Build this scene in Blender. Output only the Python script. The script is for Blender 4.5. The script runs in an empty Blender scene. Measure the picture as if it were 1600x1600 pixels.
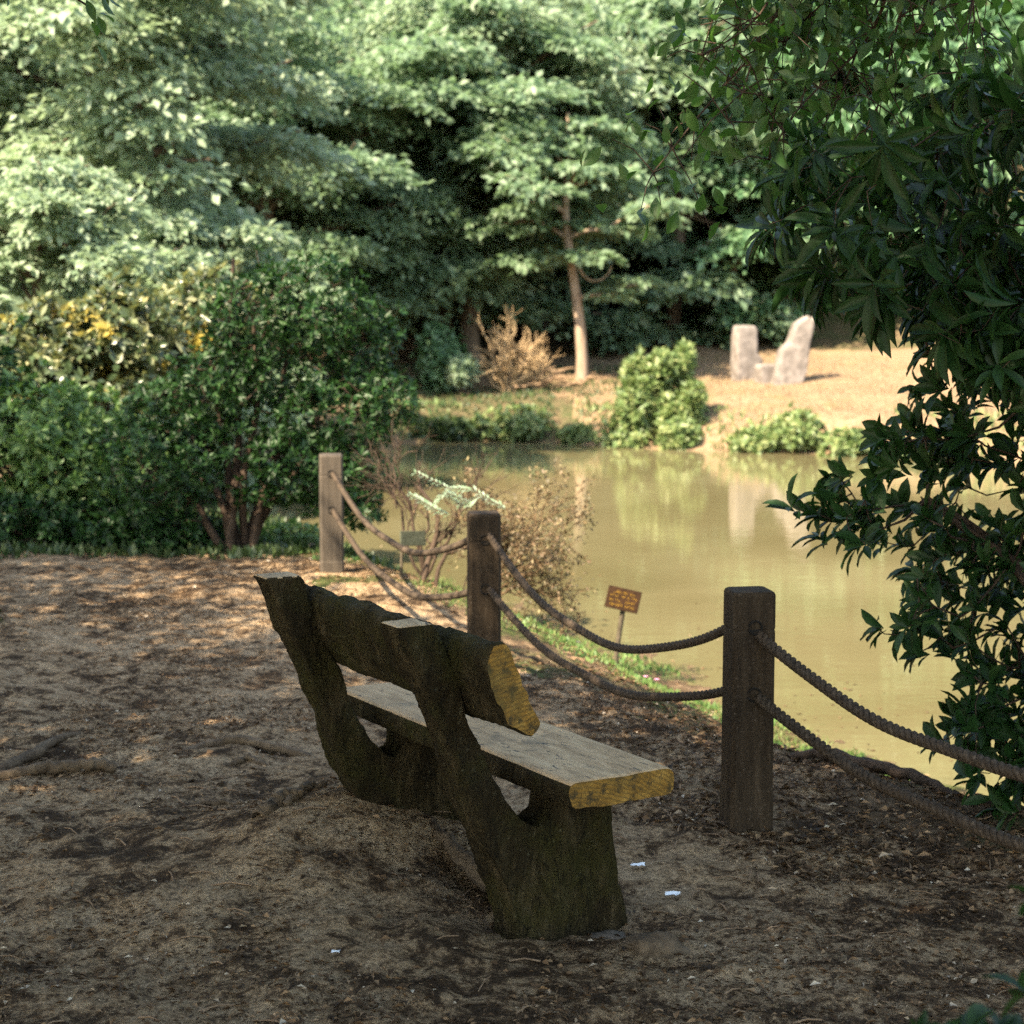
import bpy, bmesh, math, random
import numpy as np
from mathutils import Vector, noise

rnd = random.Random(7)
R = np.random.default_rng(11)
S = bpy.context.scene
COL = S.collection

# ---------------------------------------------------------------- camera, sky, sun, exposure
CAM_H = 1.65
cd = bpy.data.cameras.new('camera')
cam = bpy.data.objects.new('camera', cd)
COL.objects.link(cam)
cam.location = (0, 0, CAM_H)
cam.rotation_euler = (math.radians(90) - math.atan(335 / 2900), 0, 0)
cd.sensor_width = 36
cd.lens = 36 * 2900 / 1600
cd.clip_start = 0.05
cd.clip_end = 600
cd.dof.use_dof = True
cd.dof.focus_distance = 4.9
cd.dof.aperture_fstop = 5.0
S.camera = cam

SUN_DIR = Vector((-0.48, -0.52, 0.80)).normalized()      # towards the sun
w = bpy.data.worlds.new('World')
S.world = w
w.use_nodes = True
nt = w.node_tree
sky = nt.nodes.new('ShaderNodeTexSky')
sky.sky_type = 'NISHITA'
sky.sun_disc = False
sky.sun_elevation = math.asin(SUN_DIR.z)
sky.sun_rotation = math.atan2(SUN_DIR.x, SUN_DIR.y)
nt.links.new(sky.outputs[0], nt.nodes['Background'].inputs[0])
nt.nodes['Background'].inputs[1].default_value = 0.15
ld = bpy.data.lights.new('sun', 'SUN')
ld.energy = 4.8
ld.angle = math.radians(0.5)
ld.color = (1.0, 0.93, 0.82)
sun = bpy.data.objects.new('sun', ld)
COL.objects.link(sun)
sun.rotation_euler = SUN_DIR.to_track_quat('Z', 'Y').to_euler()
sun.location = (0, 0, 30)
S.view_settings.view_transform = 'Standard'
S.view_settings.look = 'None'
S.view_settings.gamma = 1
S.view_settings.use_curve_mapping = False
S.view_settings.exposure = 2.3
S.view_settings.use_white_balance = True
S.view_settings.white_balance_temperature = 8100
S.view_settings.white_balance_tint = 6
S.cycles.use_denoising = False
S.cycles.max_bounces = 8
S.cycles.transparent_max_bounces = 4

# ---------------------------------------------------------------- materials
class NM:
    def __init__(s, name):
        s.m = bpy.data.materials.new(name)
        s.m.use_nodes = True
        s.t = s.m.node_tree
        s.b = s.t.nodes['Principled BSDF']
        s.out = s.t.nodes['Material Output']
    def n(s, typ, **kw):
        nd = s.t.nodes.new(typ)
        for k, v in kw.items():
            if k.startswith('i_'):
                nd.inputs[k[2:].replace('_', ' ')].default_value = v
            else:
                setattr(nd, k, v)
        return nd
    def l(s, a, b):
        s.t.links.new(a, b)
    def coord(s, obj=True, scale=(1, 1, 1)):
        tc = s.n('ShaderNodeTexCoord')
        mp = s.n('ShaderNodeMapping')
        mp.inputs['Scale'].default_value = scale
        s.l(tc.outputs['Object'], mp.inputs['Vector'])
        return mp.outputs[0]
    def noise(s, vec, scale, detail=5, rough=0.6, dist=0.0):
        nd = s.n('ShaderNodeTexNoise')
        nd.inputs['Scale'].default_value = scale
        nd.inputs['Detail'].default_value = detail
        nd.inputs['Roughness'].default_value = rough
        nd.inputs['Distortion'].default_value = dist
        s.l(vec, nd.inputs['Vector'])
        return nd.outputs['Fac']
    def ramp(s, fac, stops):
        r = s.n('ShaderNodeValToRGB')
        e = r.color_ramp.elements
        while len(e) < len(stops):
            e.new(0.5)
        for x, (p, c) in zip(e, stops):
            x.position = p
            x.color = (*c, 1) if len(c) == 3 else c
        s.l(fac, r.inputs[0])
        return r.outputs[0]
    def mix(s, fac, a, b):
        m = s.n('ShaderNodeMix', data_type='RGBA')
        if isinstance(fac, float):
            m.inputs[0].default_value = fac
        else:
            s.l(fac, m.inputs[0])
        for v, i in ((a, 6), (b, 7)):
            if isinstance(v, tuple):
                m.inputs[i].default_value = (*v, 1)
            else:
                s.l(v, m.inputs[i])
        return m.outputs[2]
    def bump(s, h, strength=0.5, dist=0.01):
        b = s.n('ShaderNodeBump')
        b.inputs['Strength'].default_value = strength
        b.inputs['Distance'].default_value = dist
        s.l(h, b.inputs['Height'])
        s.l(b.outputs[0], s.b.inputs['Normal'])
    def base(s, c):
        if isinstance(c, tuple):
            s.b.inputs['Base Color'].default_value = (*c, 1)
        else:
            s.l(c, s.b.inputs['Base Color'])
    def rough(s, v):
        s.b.inputs['Roughness'].default_value = v

G3 = lambda v: (v, v, v)

def leaf_mat(name, stops, rough=0.5, trans=0.35, tcol=(0.2, 0.35, 0.05), spec=0.5, big=None):
    k = NM(name)
    g = k.n('ShaderNodeNewGeometry')
    c = k.ramp(g.outputs['Random Per Island'], stops)
    if big:                                    # slow drift of hue over a crown
        v = k.coord()
        f = k.ramp(k.noise(v, big[0], 2), [(big[2], G3(0)), (big[3], G3(1))])
        c = k.mix(f, c, big[1])
    k.base(c)
    k.rough(rough)
    k.b.inputs['Specular IOR Level'].default_value = spec
    tr = k.n('ShaderNodeBsdfTranslucent')
    tm = k.mix(0.5, c, tcol)
    k.l(tm, tr.inputs[0])
    ms = k.n('ShaderNodeMixShader')
    ms.inputs[0].default_value = trans
    k.l(k.b.outputs[0], ms.inputs[1])
    k.l(tr.outputs[0], ms.inputs[2])
    k.l(ms.outputs[0], k.out.inputs[0])
    return k.m

M = {}
M['maple'] = leaf_mat('maple_leaf', [(0, (.10, .165, .095)), (.5, (.15, .23, .138)), (1, (.23, .31, .205))], .5, .5, (.2, .33, .14))
M['pale'] = leaf_mat('pale_leaf', [(0, (.15, .22, .135)), (.5, (.22, .30, .19)), (1, (.32, .39, .28))], .5, .48, (.28, .38, .19))
M['deep'] = leaf_mat('deep_leaf', [(0, (.055, .12, .06)), (.6, (.085, .17, .085)), (1, (.14, .24, .12))], .45, .35, (.1, .26, .08))
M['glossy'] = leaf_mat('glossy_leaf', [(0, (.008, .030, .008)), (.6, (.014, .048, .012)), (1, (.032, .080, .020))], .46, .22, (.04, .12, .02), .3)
M['shrub'] = leaf_mat('shrub_leaf', [(0, (.06, .125, .035)), (.6, (.10, .19, .055)), (1, (.17, .25, .085))], .5, .35, (.14, .28, .04))
M['gold'] = leaf_mat('gold_leaf', [(0, (.03, .055, .025)), (.6, (.07, .10, .05)), (.85, (.16, .18, .09)), (1, (.40, .38, .22))], .33, .3, (.3, .3, .08), .5, (2.2, (.38, .29, .07), .57, .64))
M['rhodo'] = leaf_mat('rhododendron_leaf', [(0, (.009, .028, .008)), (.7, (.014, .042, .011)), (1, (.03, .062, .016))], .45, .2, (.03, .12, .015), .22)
M['oak'] = leaf_mat('hanging_leaf', [(0, (.022, .06, .015)), (1, (.045, .10, .024))], .5, .4, (.1, .28, .03))
M['ivy'] = leaf_mat('ivy_leaf', [(0, (.02, .04, .012)), (.7, (.04, .07, .022)), (1, (.10, .13, .05))], .5, .25, (.06, .14, .02))
M['dryblade'] = leaf_mat('dry_grass_blade', [(0, (.12, .08, .045)), (.6, (.24, .165, .105)), (1, (.32, .25, .15))], .6, .2, (.3, .2, .1), .15)
M['silver'] = leaf_mat('silver_leaf', [(0, (.11, .18, .10)), (1, (.27, .34, .26))], .35, .2, (.4, .45, .3))
M['grass'] = leaf_mat('grass_blade', [(0, (.07, .13, .03)), (.6, (.11, .18, .05)), (1, (.24, .24, .1))], .55, .35, (.15, .3, .04))
M['bankplant'] = leaf_mat('bank_leaf', [(0, (.09, .15, .05)), (.6, (.15, .21, .08)), (1, (.26, .28, .12))], .5, .35, (.2, .3, .08))
M['dryleaf'] = leaf_mat('withered_leaf', [(0, (.05, .045, .02)), (.4, (.08, .06, .03)), (.7, (.15, .09, .05)), (1, (.20, .16, .08))], .6, .25, (.2, .12, .04))
M['litter'] = leaf_mat('dead_leaf', [(0, (.035, .022, .014)), (.5, (.085, .05, .028)), (.8, (.17, .10, .055)), (.95, (.30, .19, .11)), (1, (.5, .42, .33))], .7, .1, (.2, .1, .04), .12)

def bark(name, a, b, sc=8, zs=0.25, moss=None, bs=0.6):
    k = NM(name)
    v = k.coord(scale=(1, 1, zs))
    f = k.noise(v, sc, 8, .7, .4)
    c = k.ramp(f, [(.3, a), (.7, b)])
    if moss:
        v2 = k.coord()
        f2 = k.ramp(k.noise(v2, 3.2, 5), [(.48, G3(0)), (.66, G3(1))])
        c = k.mix(f2, c, moss)
    k.base(c)
    k.rough(.85)
    k.b.inputs['Specular IOR Level'].default_value = .15
    k.bump(f, bs, .03)
    return k.m
M['bark'] = bark('trunk_bark', (.05, .035, .025), (.16, .12, .09))
M['palebark'] = bark('pale_trunk_bark', (.16, .11, .08), (.34, .25, .19))
M['twig'] = bark('twig_bark', (.03, .02, .015), (.09, .06, .045), 20)
M['drytwig'] = bark('dry_twig', (.13, .08, .05), (.30, .20, .13), 20)
M['straw'] = bark('straw_twig', (.22, .14, .08), (.46, .33, .20), 20)
M['drybrown'] = bark('dry_brown_twig', (.06, .038, .022), (.17, .11, .065), 20)
M['root'] = bark('root_bark', (.045, .03, .02), (.17, .12, .08), 18, 1)

def bench_mat():
    k = NM('weathered_bench_wood')
    v = k.coord(scale=(1, 1, 1))
    vs = k.coord(scale=(1, 1, .3))
    f = k.noise(vs, 14, 9, .72, .5)
    c = k.ramp(f, [(.3, (.012, .008, .004)), (.52, (.044, .031, .014)), (.72, (.15, .108, .06))])
    f2 = k.ramp(k.noise(v, 4, 6, .65), [(.46, G3(0)), (.64, G3(.75))])
    c = k.mix(f2, c, (.046, .042, .010))
    f3 = k.ramp(k.noise(v, 55, 4, .7), [(.60, G3(0)), (.70, G3(.6))])
    c = k.mix(f3, c, (.14, .125, .08))
    fc = k.ramp(k.noise(k.coord(scale=(3, 3, .5)), 6, 3, .5, 1.5), [(.485, G3(0)), (.5, G3(.8)), (.515, G3(0))])
    c = k.mix(fc, c, (.006, .005, .003))
    k.base(c); k.rough(.9)
    k.b.inputs['Specular IOR Level'].default_value = .12
    k.bump(k.noise(v, 45, 9, .8), 1.0, .03)
    return k.m
M['bench'] = bench_mat()

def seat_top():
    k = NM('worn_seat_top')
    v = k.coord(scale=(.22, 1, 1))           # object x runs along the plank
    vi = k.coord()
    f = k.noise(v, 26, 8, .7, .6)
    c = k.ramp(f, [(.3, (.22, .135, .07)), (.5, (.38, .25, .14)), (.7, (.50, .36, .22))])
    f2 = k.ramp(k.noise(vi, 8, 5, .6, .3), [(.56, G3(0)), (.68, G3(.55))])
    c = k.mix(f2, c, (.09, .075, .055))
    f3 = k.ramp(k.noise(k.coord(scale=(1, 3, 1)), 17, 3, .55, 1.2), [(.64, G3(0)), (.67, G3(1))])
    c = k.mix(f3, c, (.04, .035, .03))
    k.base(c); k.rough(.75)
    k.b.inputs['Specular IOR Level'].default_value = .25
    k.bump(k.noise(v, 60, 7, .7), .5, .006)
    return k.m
M['seat_top'] = seat_top()

def end_grain():
    k = NM('ochre_end_grain')
    v = k.coord()
    f = k.noise(v, 22, 7, .7, .3)
    c = k.ramp(f, [(.28, (.05, .03, .012)), (.5, (.21, .11, .024)), (.72, (.33, .19, .05))])
    f2 = k.ramp(k.noise(v, 38, 3, .6), [(.54, G3(0)), (.64, G3(.85))])
    c = k.mix(f2, c, (.035, .028, .016))
    f4 = k.ramp(k.noise(v, 7, 4, .6), [(.5, G3(0)), (.62, G3(.6))])
    c = k.mix(f4, c, (.075, .06, .022))
    k.base(c); k.rough(.85)
    wv = k.n('ShaderNodeTexWave', wave_type='RINGS', rings_direction='X'); wv.inputs['Scale'].default_value = 26
    wv.inputs['Distortion'].default_value = 5; wv.inputs['Detail'].default_value = 4
    k.l(v, wv.inputs['Vector'])
    c = k.mix(k.ramp(wv.outputs['Fac'], [(.15, G3(.55)), (.5, G3(0))]), c, (.09, .055, .02))
    k.base(c)
    k.bump(k.noise(v, 90, 5, .7), .6, .006)
    return k.m
M['end'] = end_grain()
M['end'].node_tree.nodes['Principled BSDF'].inputs['Specular IOR Level'].default_value = .15

def post_mat():
    k = NM('dark_post_wood')
    vs = k.coord(scale=(1, 1, .12))
    f = k.noise(vs, 40, 8, .7)
    c = k.ramp(f, [(.3, (.017, .011, .007)), (.6, (.042, .028, .018)), (.8, (.085, .06, .042))])
    f2 = k.ramp(k.noise(k.coord(), 90, 3, .7), [(.58, G3(0)), (.72, G3(.5))])
    c = k.mix(f2, c, (.13, .10, .08))
    k.base(c); k.rough(.85)
    k.b.inputs['Specular IOR Level'].default_value = .15
    k.bump(f, .5, .008)
    return k.m
M['post'] = post_mat()
def postgrey_mat():
    k = NM('grey_post_wood')
    vs = k.coord(scale=(1, 1, .12))
    f = k.noise(vs, 40, 8, .7)
    k.base(k.ramp(f, [(.3, (.03, .021, .014)), (.6, (.055, .04, .029)), (.8, (.09, .068, .05))]))
    k.rough(.8); k.bump(f, .5, .008)
    return k.m
M['post_grey'] = postgrey_mat()

def rope_mat():
    k = NM('old_rope')
    v = k.coord()
    f = k.noise(v, 70, 5, .7)
    c = k.ramp(f, [(.3, (.022, .016, .012)), (.6, (.07, .05, .037)), (.8, (.19, .14, .10))])
    k.b.inputs['Specular IOR Level'].default_value = .12
    k.base(c); k.rough(.9); k.bump(k.noise(v, 240, 3, .6), .5, .003)
    return k.m
M['rope'] = rope_mat()

def simple(name, c, r=.8, c2=None, sc=20):
    k = NM(name)
    if c2:
        k.base(k.ramp(k.noise(k.coord(), sc, 5, .7), [(.35, c), (.65, c2)]))
        k.bump(k.noise(k.coord(), sc * 3, 5, .7), .4, .01)
    else:
        k.base(c)
    k.rough(r)
    k.b.inputs['Specular IOR Level'].default_value = .15
    return k.m
M['black'] = simple('dark_hole', (.012, .01, .009))
M['stone'] = simple('pale_stone', (.10, .085, .078), .9, (.24, .205, .19), 5)
M['rock'] = simple('bank_rock', (.07, .06, .05), .85, (.16, .13, .11), 6)
M['paper'] = simple('white_scrap', (.8, .82, .86), .6)
M['signboard'] = simple('brown_sign_board', (.016, .007, .003), .7, (.035, .015, .006), 25)
M['signink'] = simple('ochre_sign_paint', (.22, .12, .02), .6)
M['stake'] = simple('grey_stake', (.05, .04, .028), .85, (.10, .08, .06), 30)
M['greysign'] = simple('grey_green_sign_board', (.035, .04, .028), .85, (.07, .075, .055), 30)
M['pink'] = simple('pink_petal', (.6, .25, .4), .6)
M['orange'] = simple('orange_leaf', (.8, .25, .06), .6)

def ground_mat(name, kind):
    k = NM(name)
    v = k.coord()
    va = k.coord(scale=(1, 1.0, 1))
    f = k.noise(v, 1.3, 8, .72, .6)
    f1 = k.noise(va, 9, 9, .78, .4)
    f2 = k.noise(v, 60, 6, .8)
    if kind == 'path':
        w1 = k.n('ShaderNodeMath', operation='MULTIPLY'); w1.inputs[1].default_value = .7
        k.l(f, w1.inputs[0])
        mixn = k.n('ShaderNodeMath', operation='MULTIPLY_ADD'); mixn.inputs[1].default_value = 1.3
        k.l(f1, mixn.inputs[0]); k.l(w1.outputs[0], mixn.inputs[2])
        c = k.ramp(mixn.outputs[0], [(0.0, (.04, .026, .018)), (.42, (.05, .033, .022))])
        e = k.n('ShaderNodeMath', operation='MULTIPLY'); e.inputs[1].default_value = .5
        k.l(mixn.outputs[0], e.inputs[0])
        c = k.ramp(e.outputs[0], [(.425, (.05, .029, .016)), (.465, (.12, .072, .04)), (.495, (.36, .235, .138)), (.57, (.50, .35, .22))])
        d = k.ramp(f2, [(.40, G3(.75)), (.56, G3(0))])
        c = k.mix(d, c, (.045, .03, .021))
        sp = k.n('ShaderNodeTexVoronoi'); sp.inputs['Scale'].default_value = 75
        k.l(v, sp.inputs['Vector'])
        s2 = k.ramp(sp.outputs['Distance'], [(.10, G3(.5)), (.2, G3(0))])
        c = k.mix(s2, c, (.34, .26, .18))
    elif kind == 'bank':
        c = k.ramp(f1, [(.35, (.05, .034, .022)), (.5, (.12, .08, .05)), (.65, (.24, .165, .105))])
        g = k.ramp(f, [(.45, G3(0)), (.58, G3(.8))])
        c = k.mix(g, c, (.06, .085, .025))
    elif kind == 'far':
        c = k.ramp(f1, [(.3, (.12, .075, .045)), (.5, (.21, .14, .09)), (.7, (.30, .215, .145))])
        g = k.ramp(f, [(.52, G3(0)), (.62, G3(.6))])
        c = k.mix(g, c, (.15, .13, .06))
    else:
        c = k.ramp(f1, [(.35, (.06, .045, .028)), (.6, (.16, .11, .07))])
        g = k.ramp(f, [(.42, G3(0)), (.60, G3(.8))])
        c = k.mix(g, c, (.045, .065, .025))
    k.base(c); k.rough(.95)
    k.b.inputs['Specular IOR Level'].default_value = .08
    a = k.n('ShaderNodeMath', operation='ADD')
    k.l(k.noise(v, 28, 8, .8), a.inputs[0]); k.l(f2, a.inputs[1])
    k.bump(a.outputs[0], .9, .02)
    return k.m
for kd in ('path', 'bank', 'far', 'hill'):
    M['g_' + kd] = ground_mat(kd + '_ground', kd)

def water_mat():
    k = NM('murky_pond_water')
    v = k.coord()
    f = k.noise(v, .35, 4, .5, .4)
    c = k.ramp(f, [(.35, (.098, .082, .041)), (.65, (.134, .114, .062))])
    k.base(c)
    k.rough(.035)
    k.b.inputs['IOR'].default_value = 1.33
    h1 = k.noise(k.coord(scale=(.45, 2.2, 1)), 3.0, 3, .5, .3)
    h2 = k.noise(k.coord(scale=(.6, 2.0, 1)), 11, 2, .5)
    a = k.n('ShaderNodeMath', operation='MULTIPLY_ADD')
    a.inputs[1].default_value = .25
    k.l(h2, a.inputs[0]); k.l(h1, a.inputs[2])
    k.bump(a.outputs[0], .13, .012)
    return k.m
M['water'] = water_mat()

# ---------------------------------------------------------------- object helpers
def prop(o, label=None, cat=None, group=None, kind=None):
    if label: o['label'] = label
    if cat: o['category'] = cat
    if group: o['group'] = group
    if kind: o['kind'] = kind
    return o

def empty(name, loc, label, cat, group=None):
    o = bpy.data.objects.new(name, None)
    o.empty_display_size = .2
    COL.objects.link(o)
    o.location = loc
    return prop(o, label, cat, group)

def link(name, me, parent=None, loc=None):
    o = bpy.data.objects.new(name, me)
    COL.objects.link(o)
    if parent is not None:
        o.parent = parent
    if loc is not None:
        o.location = loc
    return o

def np_mesh(name, V, F, mats, smooth=False, midx=None):
    """V (n,3); F: (m,k) array of one face size, or list of such arrays."""
    if isinstance(F, np.ndarray):
        F = [F]
    F = [np.asarray(f, dtype=np.int32) for f in F if len(f)]
    me = bpy.data.meshes.new(name)
    V = np.asarray(V, dtype=np.float32)
    me.vertices.add(len(V))
    me.vertices.foreach_set('co', V.ravel())
    nl = sum(f.size for f in F); npoly = sum(len(f) for f in F)
    me.loops.add(nl)
    me.loops.foreach_set('vertex_index', np.concatenate([f.ravel() for f in F]))
    me.polygons.add(npoly)
    tot = np.concatenate([np.full(len(f), f.shape[1], dtype=np.int32) for f in F])
    st = np.concatenate([[0], np.cumsum(tot)[:-1]]).astype(np.int32)
    me.polygons.foreach_set('loop_start', st)
    me.polygons.foreach_set('loop_total', tot)
    if midx is not None:
        me.polygons.foreach_set('material_index', np.asarray(midx, dtype=np.int32))
    if smooth:
        me.polygons.foreach_set('use_smooth', np.ones(npoly, dtype=bool))
    for m in (mats if isinstance(mats, (list, tuple)) else [mats]):
        me.materials.append(m)
    me.update()
    me.validate()
    return me

def nrm(a):
    return a / np.maximum(np.linalg.norm(a, axis=-1, keepdims=True), 1e-9)

def leaves(P, D, N, Ls, Ws, fold=.12):
    """kite leaves: 4 verts and 2 triangles each, folded a little on the midrib"""
    D = nrm(D); N = nrm(N - (N * D).sum(1, keepdims=True) * D); X = np.cross(D, N)
    n = len(P); Ls = Ls[:, None]; Ws = Ws[:, None]
    v = np.empty((n, 4, 3))
    v[:, 0] = P
    v[:, 1] = P + D * Ls * .5 + X * Ws * .5 + N * Ws * fold
    v[:, 2] = P + D * Ls - N * Ls * .1
    v[:, 3] = P + D * Ls * .5 - X * Ws * .5 + N * Ws * fold
    b = np.arange(n)[:, None] * 4
    F = np.concatenate([b + [0, 1, 2], b + [0, 2, 3]], 0)
    return v.reshape(-1, 3), F

# template of one broad leaf (long axis +y, length 1, width 1 in x), curved
LV = np.array([(0, 0, 0), (.20, .16, .03), (.42, .38, .07), (.5, .6, .07), (.34, .82, .03), (0, 1, -.09),
               (-.34, .82, .03), (-.5, .6, .07), (-.42, .38, .07), (-.20, .16, .03), (0, .30, 0.0), (0, .62, -.01)])
LF = np.array([(0, 1, 10), (1, 2, 10), (2, 11, 10), (2, 3, 11), (3, 4, 11), (4, 5, 11),
               (5, 6, 11), (6, 7, 11), (7, 8, 11), (8, 10, 11), (8, 9, 10), (9, 0, 10)])
def big_leaves(P, D, N, Ls, Ws, droop=.0):
    D = nrm(D); N = nrm(N - (N * D).sum(1, keepdims=True) * D); X = np.cross(D, N)
    n = len(P); m = len(LV)
    v = (P[:, None] + X[:, None] * (LV[None, :, 0:1] * Ws[:, None, None])
         + D[:, None] * (LV[None, :, 1:2] * Ls[:, None, None])
         + N[:, None] * ((LV[None, :, 2:3] - droop * LV[None, :, 1:2] ** 2) * Ls[:, None, None]))
    F = (np.arange(n)[:, None, None] * m + LF[None]).reshape(-1, 3)
    return v.reshape(-1, 3), F

class Acc:
    def __init__(s): s.V = []; s.F = {}; s.n = 0
    def add(s, V, F):
        F = np.asarray(F)
        s.V.append(np.asarray(V, dtype=float)); s.F.setdefault(F.shape[1], []).append(F + s.n); s.n += len(V)
    def tube(s, pts, rad, k=6, cap=True):
        pts = np.asarray(pts, float); m = len(pts)
        rad = np.broadcast_to(rad, (m,)) if np.ndim(rad) == 0 else np.asarray(rad, float)
        T = nrm(np.gradient(pts, axis=0))
        ref = np.array([0, 0, 1.]) if abs(T[:, 2]).mean() < .8 else np.array([1., 0, 0])
        A = nrm(np.cross(T, ref)); B = np.cross(T, A)
        an = np.arange(k) * 2 * np.pi / k
        ring = pts[:, None] + rad[:, None, None] * (A[:, None] * np.cos(an)[None, :, None] + B[:, None] * np.sin(an)[None, :, None])
        i = np.arange(m - 1)[:, None] * k; j = np.arange(k)[None]; j2 = (j + 1) % k
        F = np.stack([i + j, i + j2, i + k + j2, i + k + j], -1).reshape(-1, 4)
        s.add(ring.reshape(-1, 3), F)
        if cap:
            s.add(np.vstack([ring[-1], pts[-1:] + T[-1:] * rad[-1] * .3]), np.array([(a, (a + 1) % k, k) for a in range(k)]))
    def mesh(s, name, mats, smooth=False):
        return np_mesh(name, np.concatenate(s.V), [np.concatenate(f) for f in s.F.values()], mats, smooth)

def wander(p0, p1, n, amp, r, curve=(0, 0, 0)):
    """bent path from p0 to p1"""
    t = np.linspace(0, 1, n)[:, None]
    p = np.asarray(p0) * (1 - t) + np.asarray(p1) * t + np.asarray(curve) * 4 * t * (1 - t)
    for q in range(2):
        ph = r.uniform(0, 6.28, 3); fr = r.uniform(3, 8, 3)
        p = p + amp * np.sin(t * fr + ph) * np.sin(t * math.pi) * (.6 ** q)
    return p

# ---------------------------------------------------------------- terrain
WATER = -0.72
FAR = 1.102                                  # the far bank lies this much beyond the first survey
SHORE = FAR * np.array([(-2.3, 15.6), (-1.87, 15.35), (-1.34, 14.8), (-1.02, 14.62), (-.49, 14.11), (-.19, 13.34), (.33, 11.9), (.9, 10.65),
                  (1.35, 9.4), (1.55, 8.78), (1.75, 8.29), (2.07, 7.32), (2.7, 6.5), (4.2, 5.4), (7, 4.3), (12, 3.0), (18, 4), (21, 10), (18, 17),
                  (12, 21.5), (9, 23.4), (6.79, 24.5), (4.99, 25.3), (3.2, 26.0), (1.84, 26.7), (.67, 27.8), (-.96, 27.9), (-2.0, 27.6), (-3.4, 25.5),
                  (-3.6, 22), (-3.0, 18.5)])
def shore_dist(x, y):
    """signed distance to the shoreline, negative in the water"""
    P = np.stack([x, y], -1)
    a = SHORE; b = np.roll(SHORE, -1, 0)
    best = np.full(x.shape, 1e9); inside = np.zeros(x.shape, bool)
    for p, q in zip(a, b):
        e = q - p
        t = np.clip(((P - p) @ e) / (e @ e), 0, 1)
        d = np.linalg.norm(P - p - t[..., None] * e, axis=-1)
        best = np.minimum(best, d)
        c = (p[1] > y) != (q[1] > y)
        xi = (q[0] - p[0]) * (y - p[1]) / (q[1] - p[1] + 1e-12) + p[0]
        inside ^= c & (x < xi)
    return np.where(inside, -best, best)

def sm(t):
    t = np.clip(t, 0, 1)
    return t * t * (3 - 2 * t)

def vnoise(x, y, s, seed):
    """cheap value noise"""
    r = np.random.default_rng(seed); G = r.uniform(-1, 1, (256, 256))
    u = x * s + 1000.37; v = y * s + 1000.71
    i = np.floor(u).astype(int); j = np.floor(v).astype(int)
    fu = u - i; fv = v - j; fu = fu * fu * (3 - 2 * fu); fv = fv * fv * (3 - 2 * fv)
    g = lambda a, b: G[a % 256, b % 256]
    return (g(i, j) * (1 - fu) + g(i + 1, j) * fu) * (1 - fv) + (g(i, j + 1) * (1 - fu) + g(i + 1, j + 1) * fu) * fv

BL = np.array([-.51666, .85619]); BW = np.array([.85619, .51666]); BO = np.array([.1386, 4.5137])
def bpt(s, w_):
    return BO + BL * s + BW * w_

def height(x, y, fine=True):
    x = np.asarray(x, float); y = np.asarray(y, float)
    d = shore_dist(x, y)
    near = sm((20 - y) / 3)                                  # which side of the pond
    rise_near = .72 * sm(d / 2.1) 
    rise_far = .42 * sm(d / .9) + .100 * np.clip(d, 0, 9) 
    land = near * rise_near + (1 - near) * rise_far
    z = WATER + np.where(d > 0, land, -.5 * sm(-d / 2.0))
    back = np.clip(y - 39 + .25 * np.abs(x), 0, None)
    z = z + .42 * back * sm(back / 6)
    side = np.clip(-x - 9 - .0 * y, 0, None) * sm((y - 12) / 10)
    z = z + .25 * side
    z = z + .06 * vnoise(x, y, .5, 1) * sm(np.abs(d) / 2) 
    # mound worn round the bench feet
    for (s_, w_, a, rs, rw) in ((1.12, .0, .13, .30, .28), (1.0, -.35, .07, .45, .35), (.35, .15, -.055, .5, .45)):
        c = bpt(s_, w_)
        ds = (x - c[0]) * BL[0] + (y - c[1]) * BL[1]; dw = (x - c[0]) * BW[0] + (y - c[1]) * BW[1]
        z = z + a * np.exp(-(ds / rs) ** 2 - (dw / rw) ** 2)
    if fine:
        k = sm((16 - y) / 4)
        z = z + k * (.014 * vnoise(x, y, 2.1, 2) + .013 * vnoise(x, y, 6.5, 3) + .009 * vnoise(x, y, 14, 4) + .006 * vnoise(x, y, 29, 5))
        z = z + (1 - k) * (.08 * vnoise(x, y, .9, 6) + .03 * vnoise(x, y, 3, 7)) * sm(np.abs(d) / .5)
    return z
def hz(x, y):
    return float(height(np.array([x]), np.array([y]))[0])

def axis(lo, hi, a, b, step, grow):
    c = list(np.arange(a, b, step)); s = step; v = c[-1]
    while v < hi: s *= grow; v += s; c.append(v)
    s = step; v = a; pre = []
    while v > lo: s *= grow; v -= s; pre.append(v)
    return np.array(pre[::-1] + c)
gx = axis(-90, 90, -2.6, 2.8, .024, 1.045)
gy = axis(-40, 110, 3.4, 9.0, .024, 1.018)
X, Y = np.meshgrid(gx, gy)
Z = height(X, Y)
GV = np.stack([X, Y, Z], -1).reshape(-1, 3)
ny, nx = X.shape
I = (np.arange(ny - 1)[:, None] * nx + np.arange(nx - 1)[None])
GF = np.stack([I, I + 1, I + nx + 1, I + nx], -1).reshape(-1, 4)
cx = .25 * (X[:-1, :-1] + X[1:, :-1] + X[:-1, 1:] + X[1:, 1:]); cy = .25 * (Y[:-1, :-1] + Y[1:, :-1] + Y[:-1, 1:] + Y[1:, 1:])
D = shore_dist(cx, cy)
edge = .35 * vnoise(cx, cy, 1.1, 9) + .12 * vnoise(cx, cy, 5, 10)
farside = cy > 18.5
path = (~farside) & (D > 2.1 + edge) & (cy < 11.9 + edge)
farbank = farside & (D < 9.5 + edge) & (cx > -4 + edge) & ~((cx < 1.0 + 2 * edge) & (D < 3.8 + 2 * edge))  # lower left slope: shade and dark litter put in as darker hill colour
bank = (~farside) & (~path) & (D < 3.4)
pond_bed = D < -.05
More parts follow.
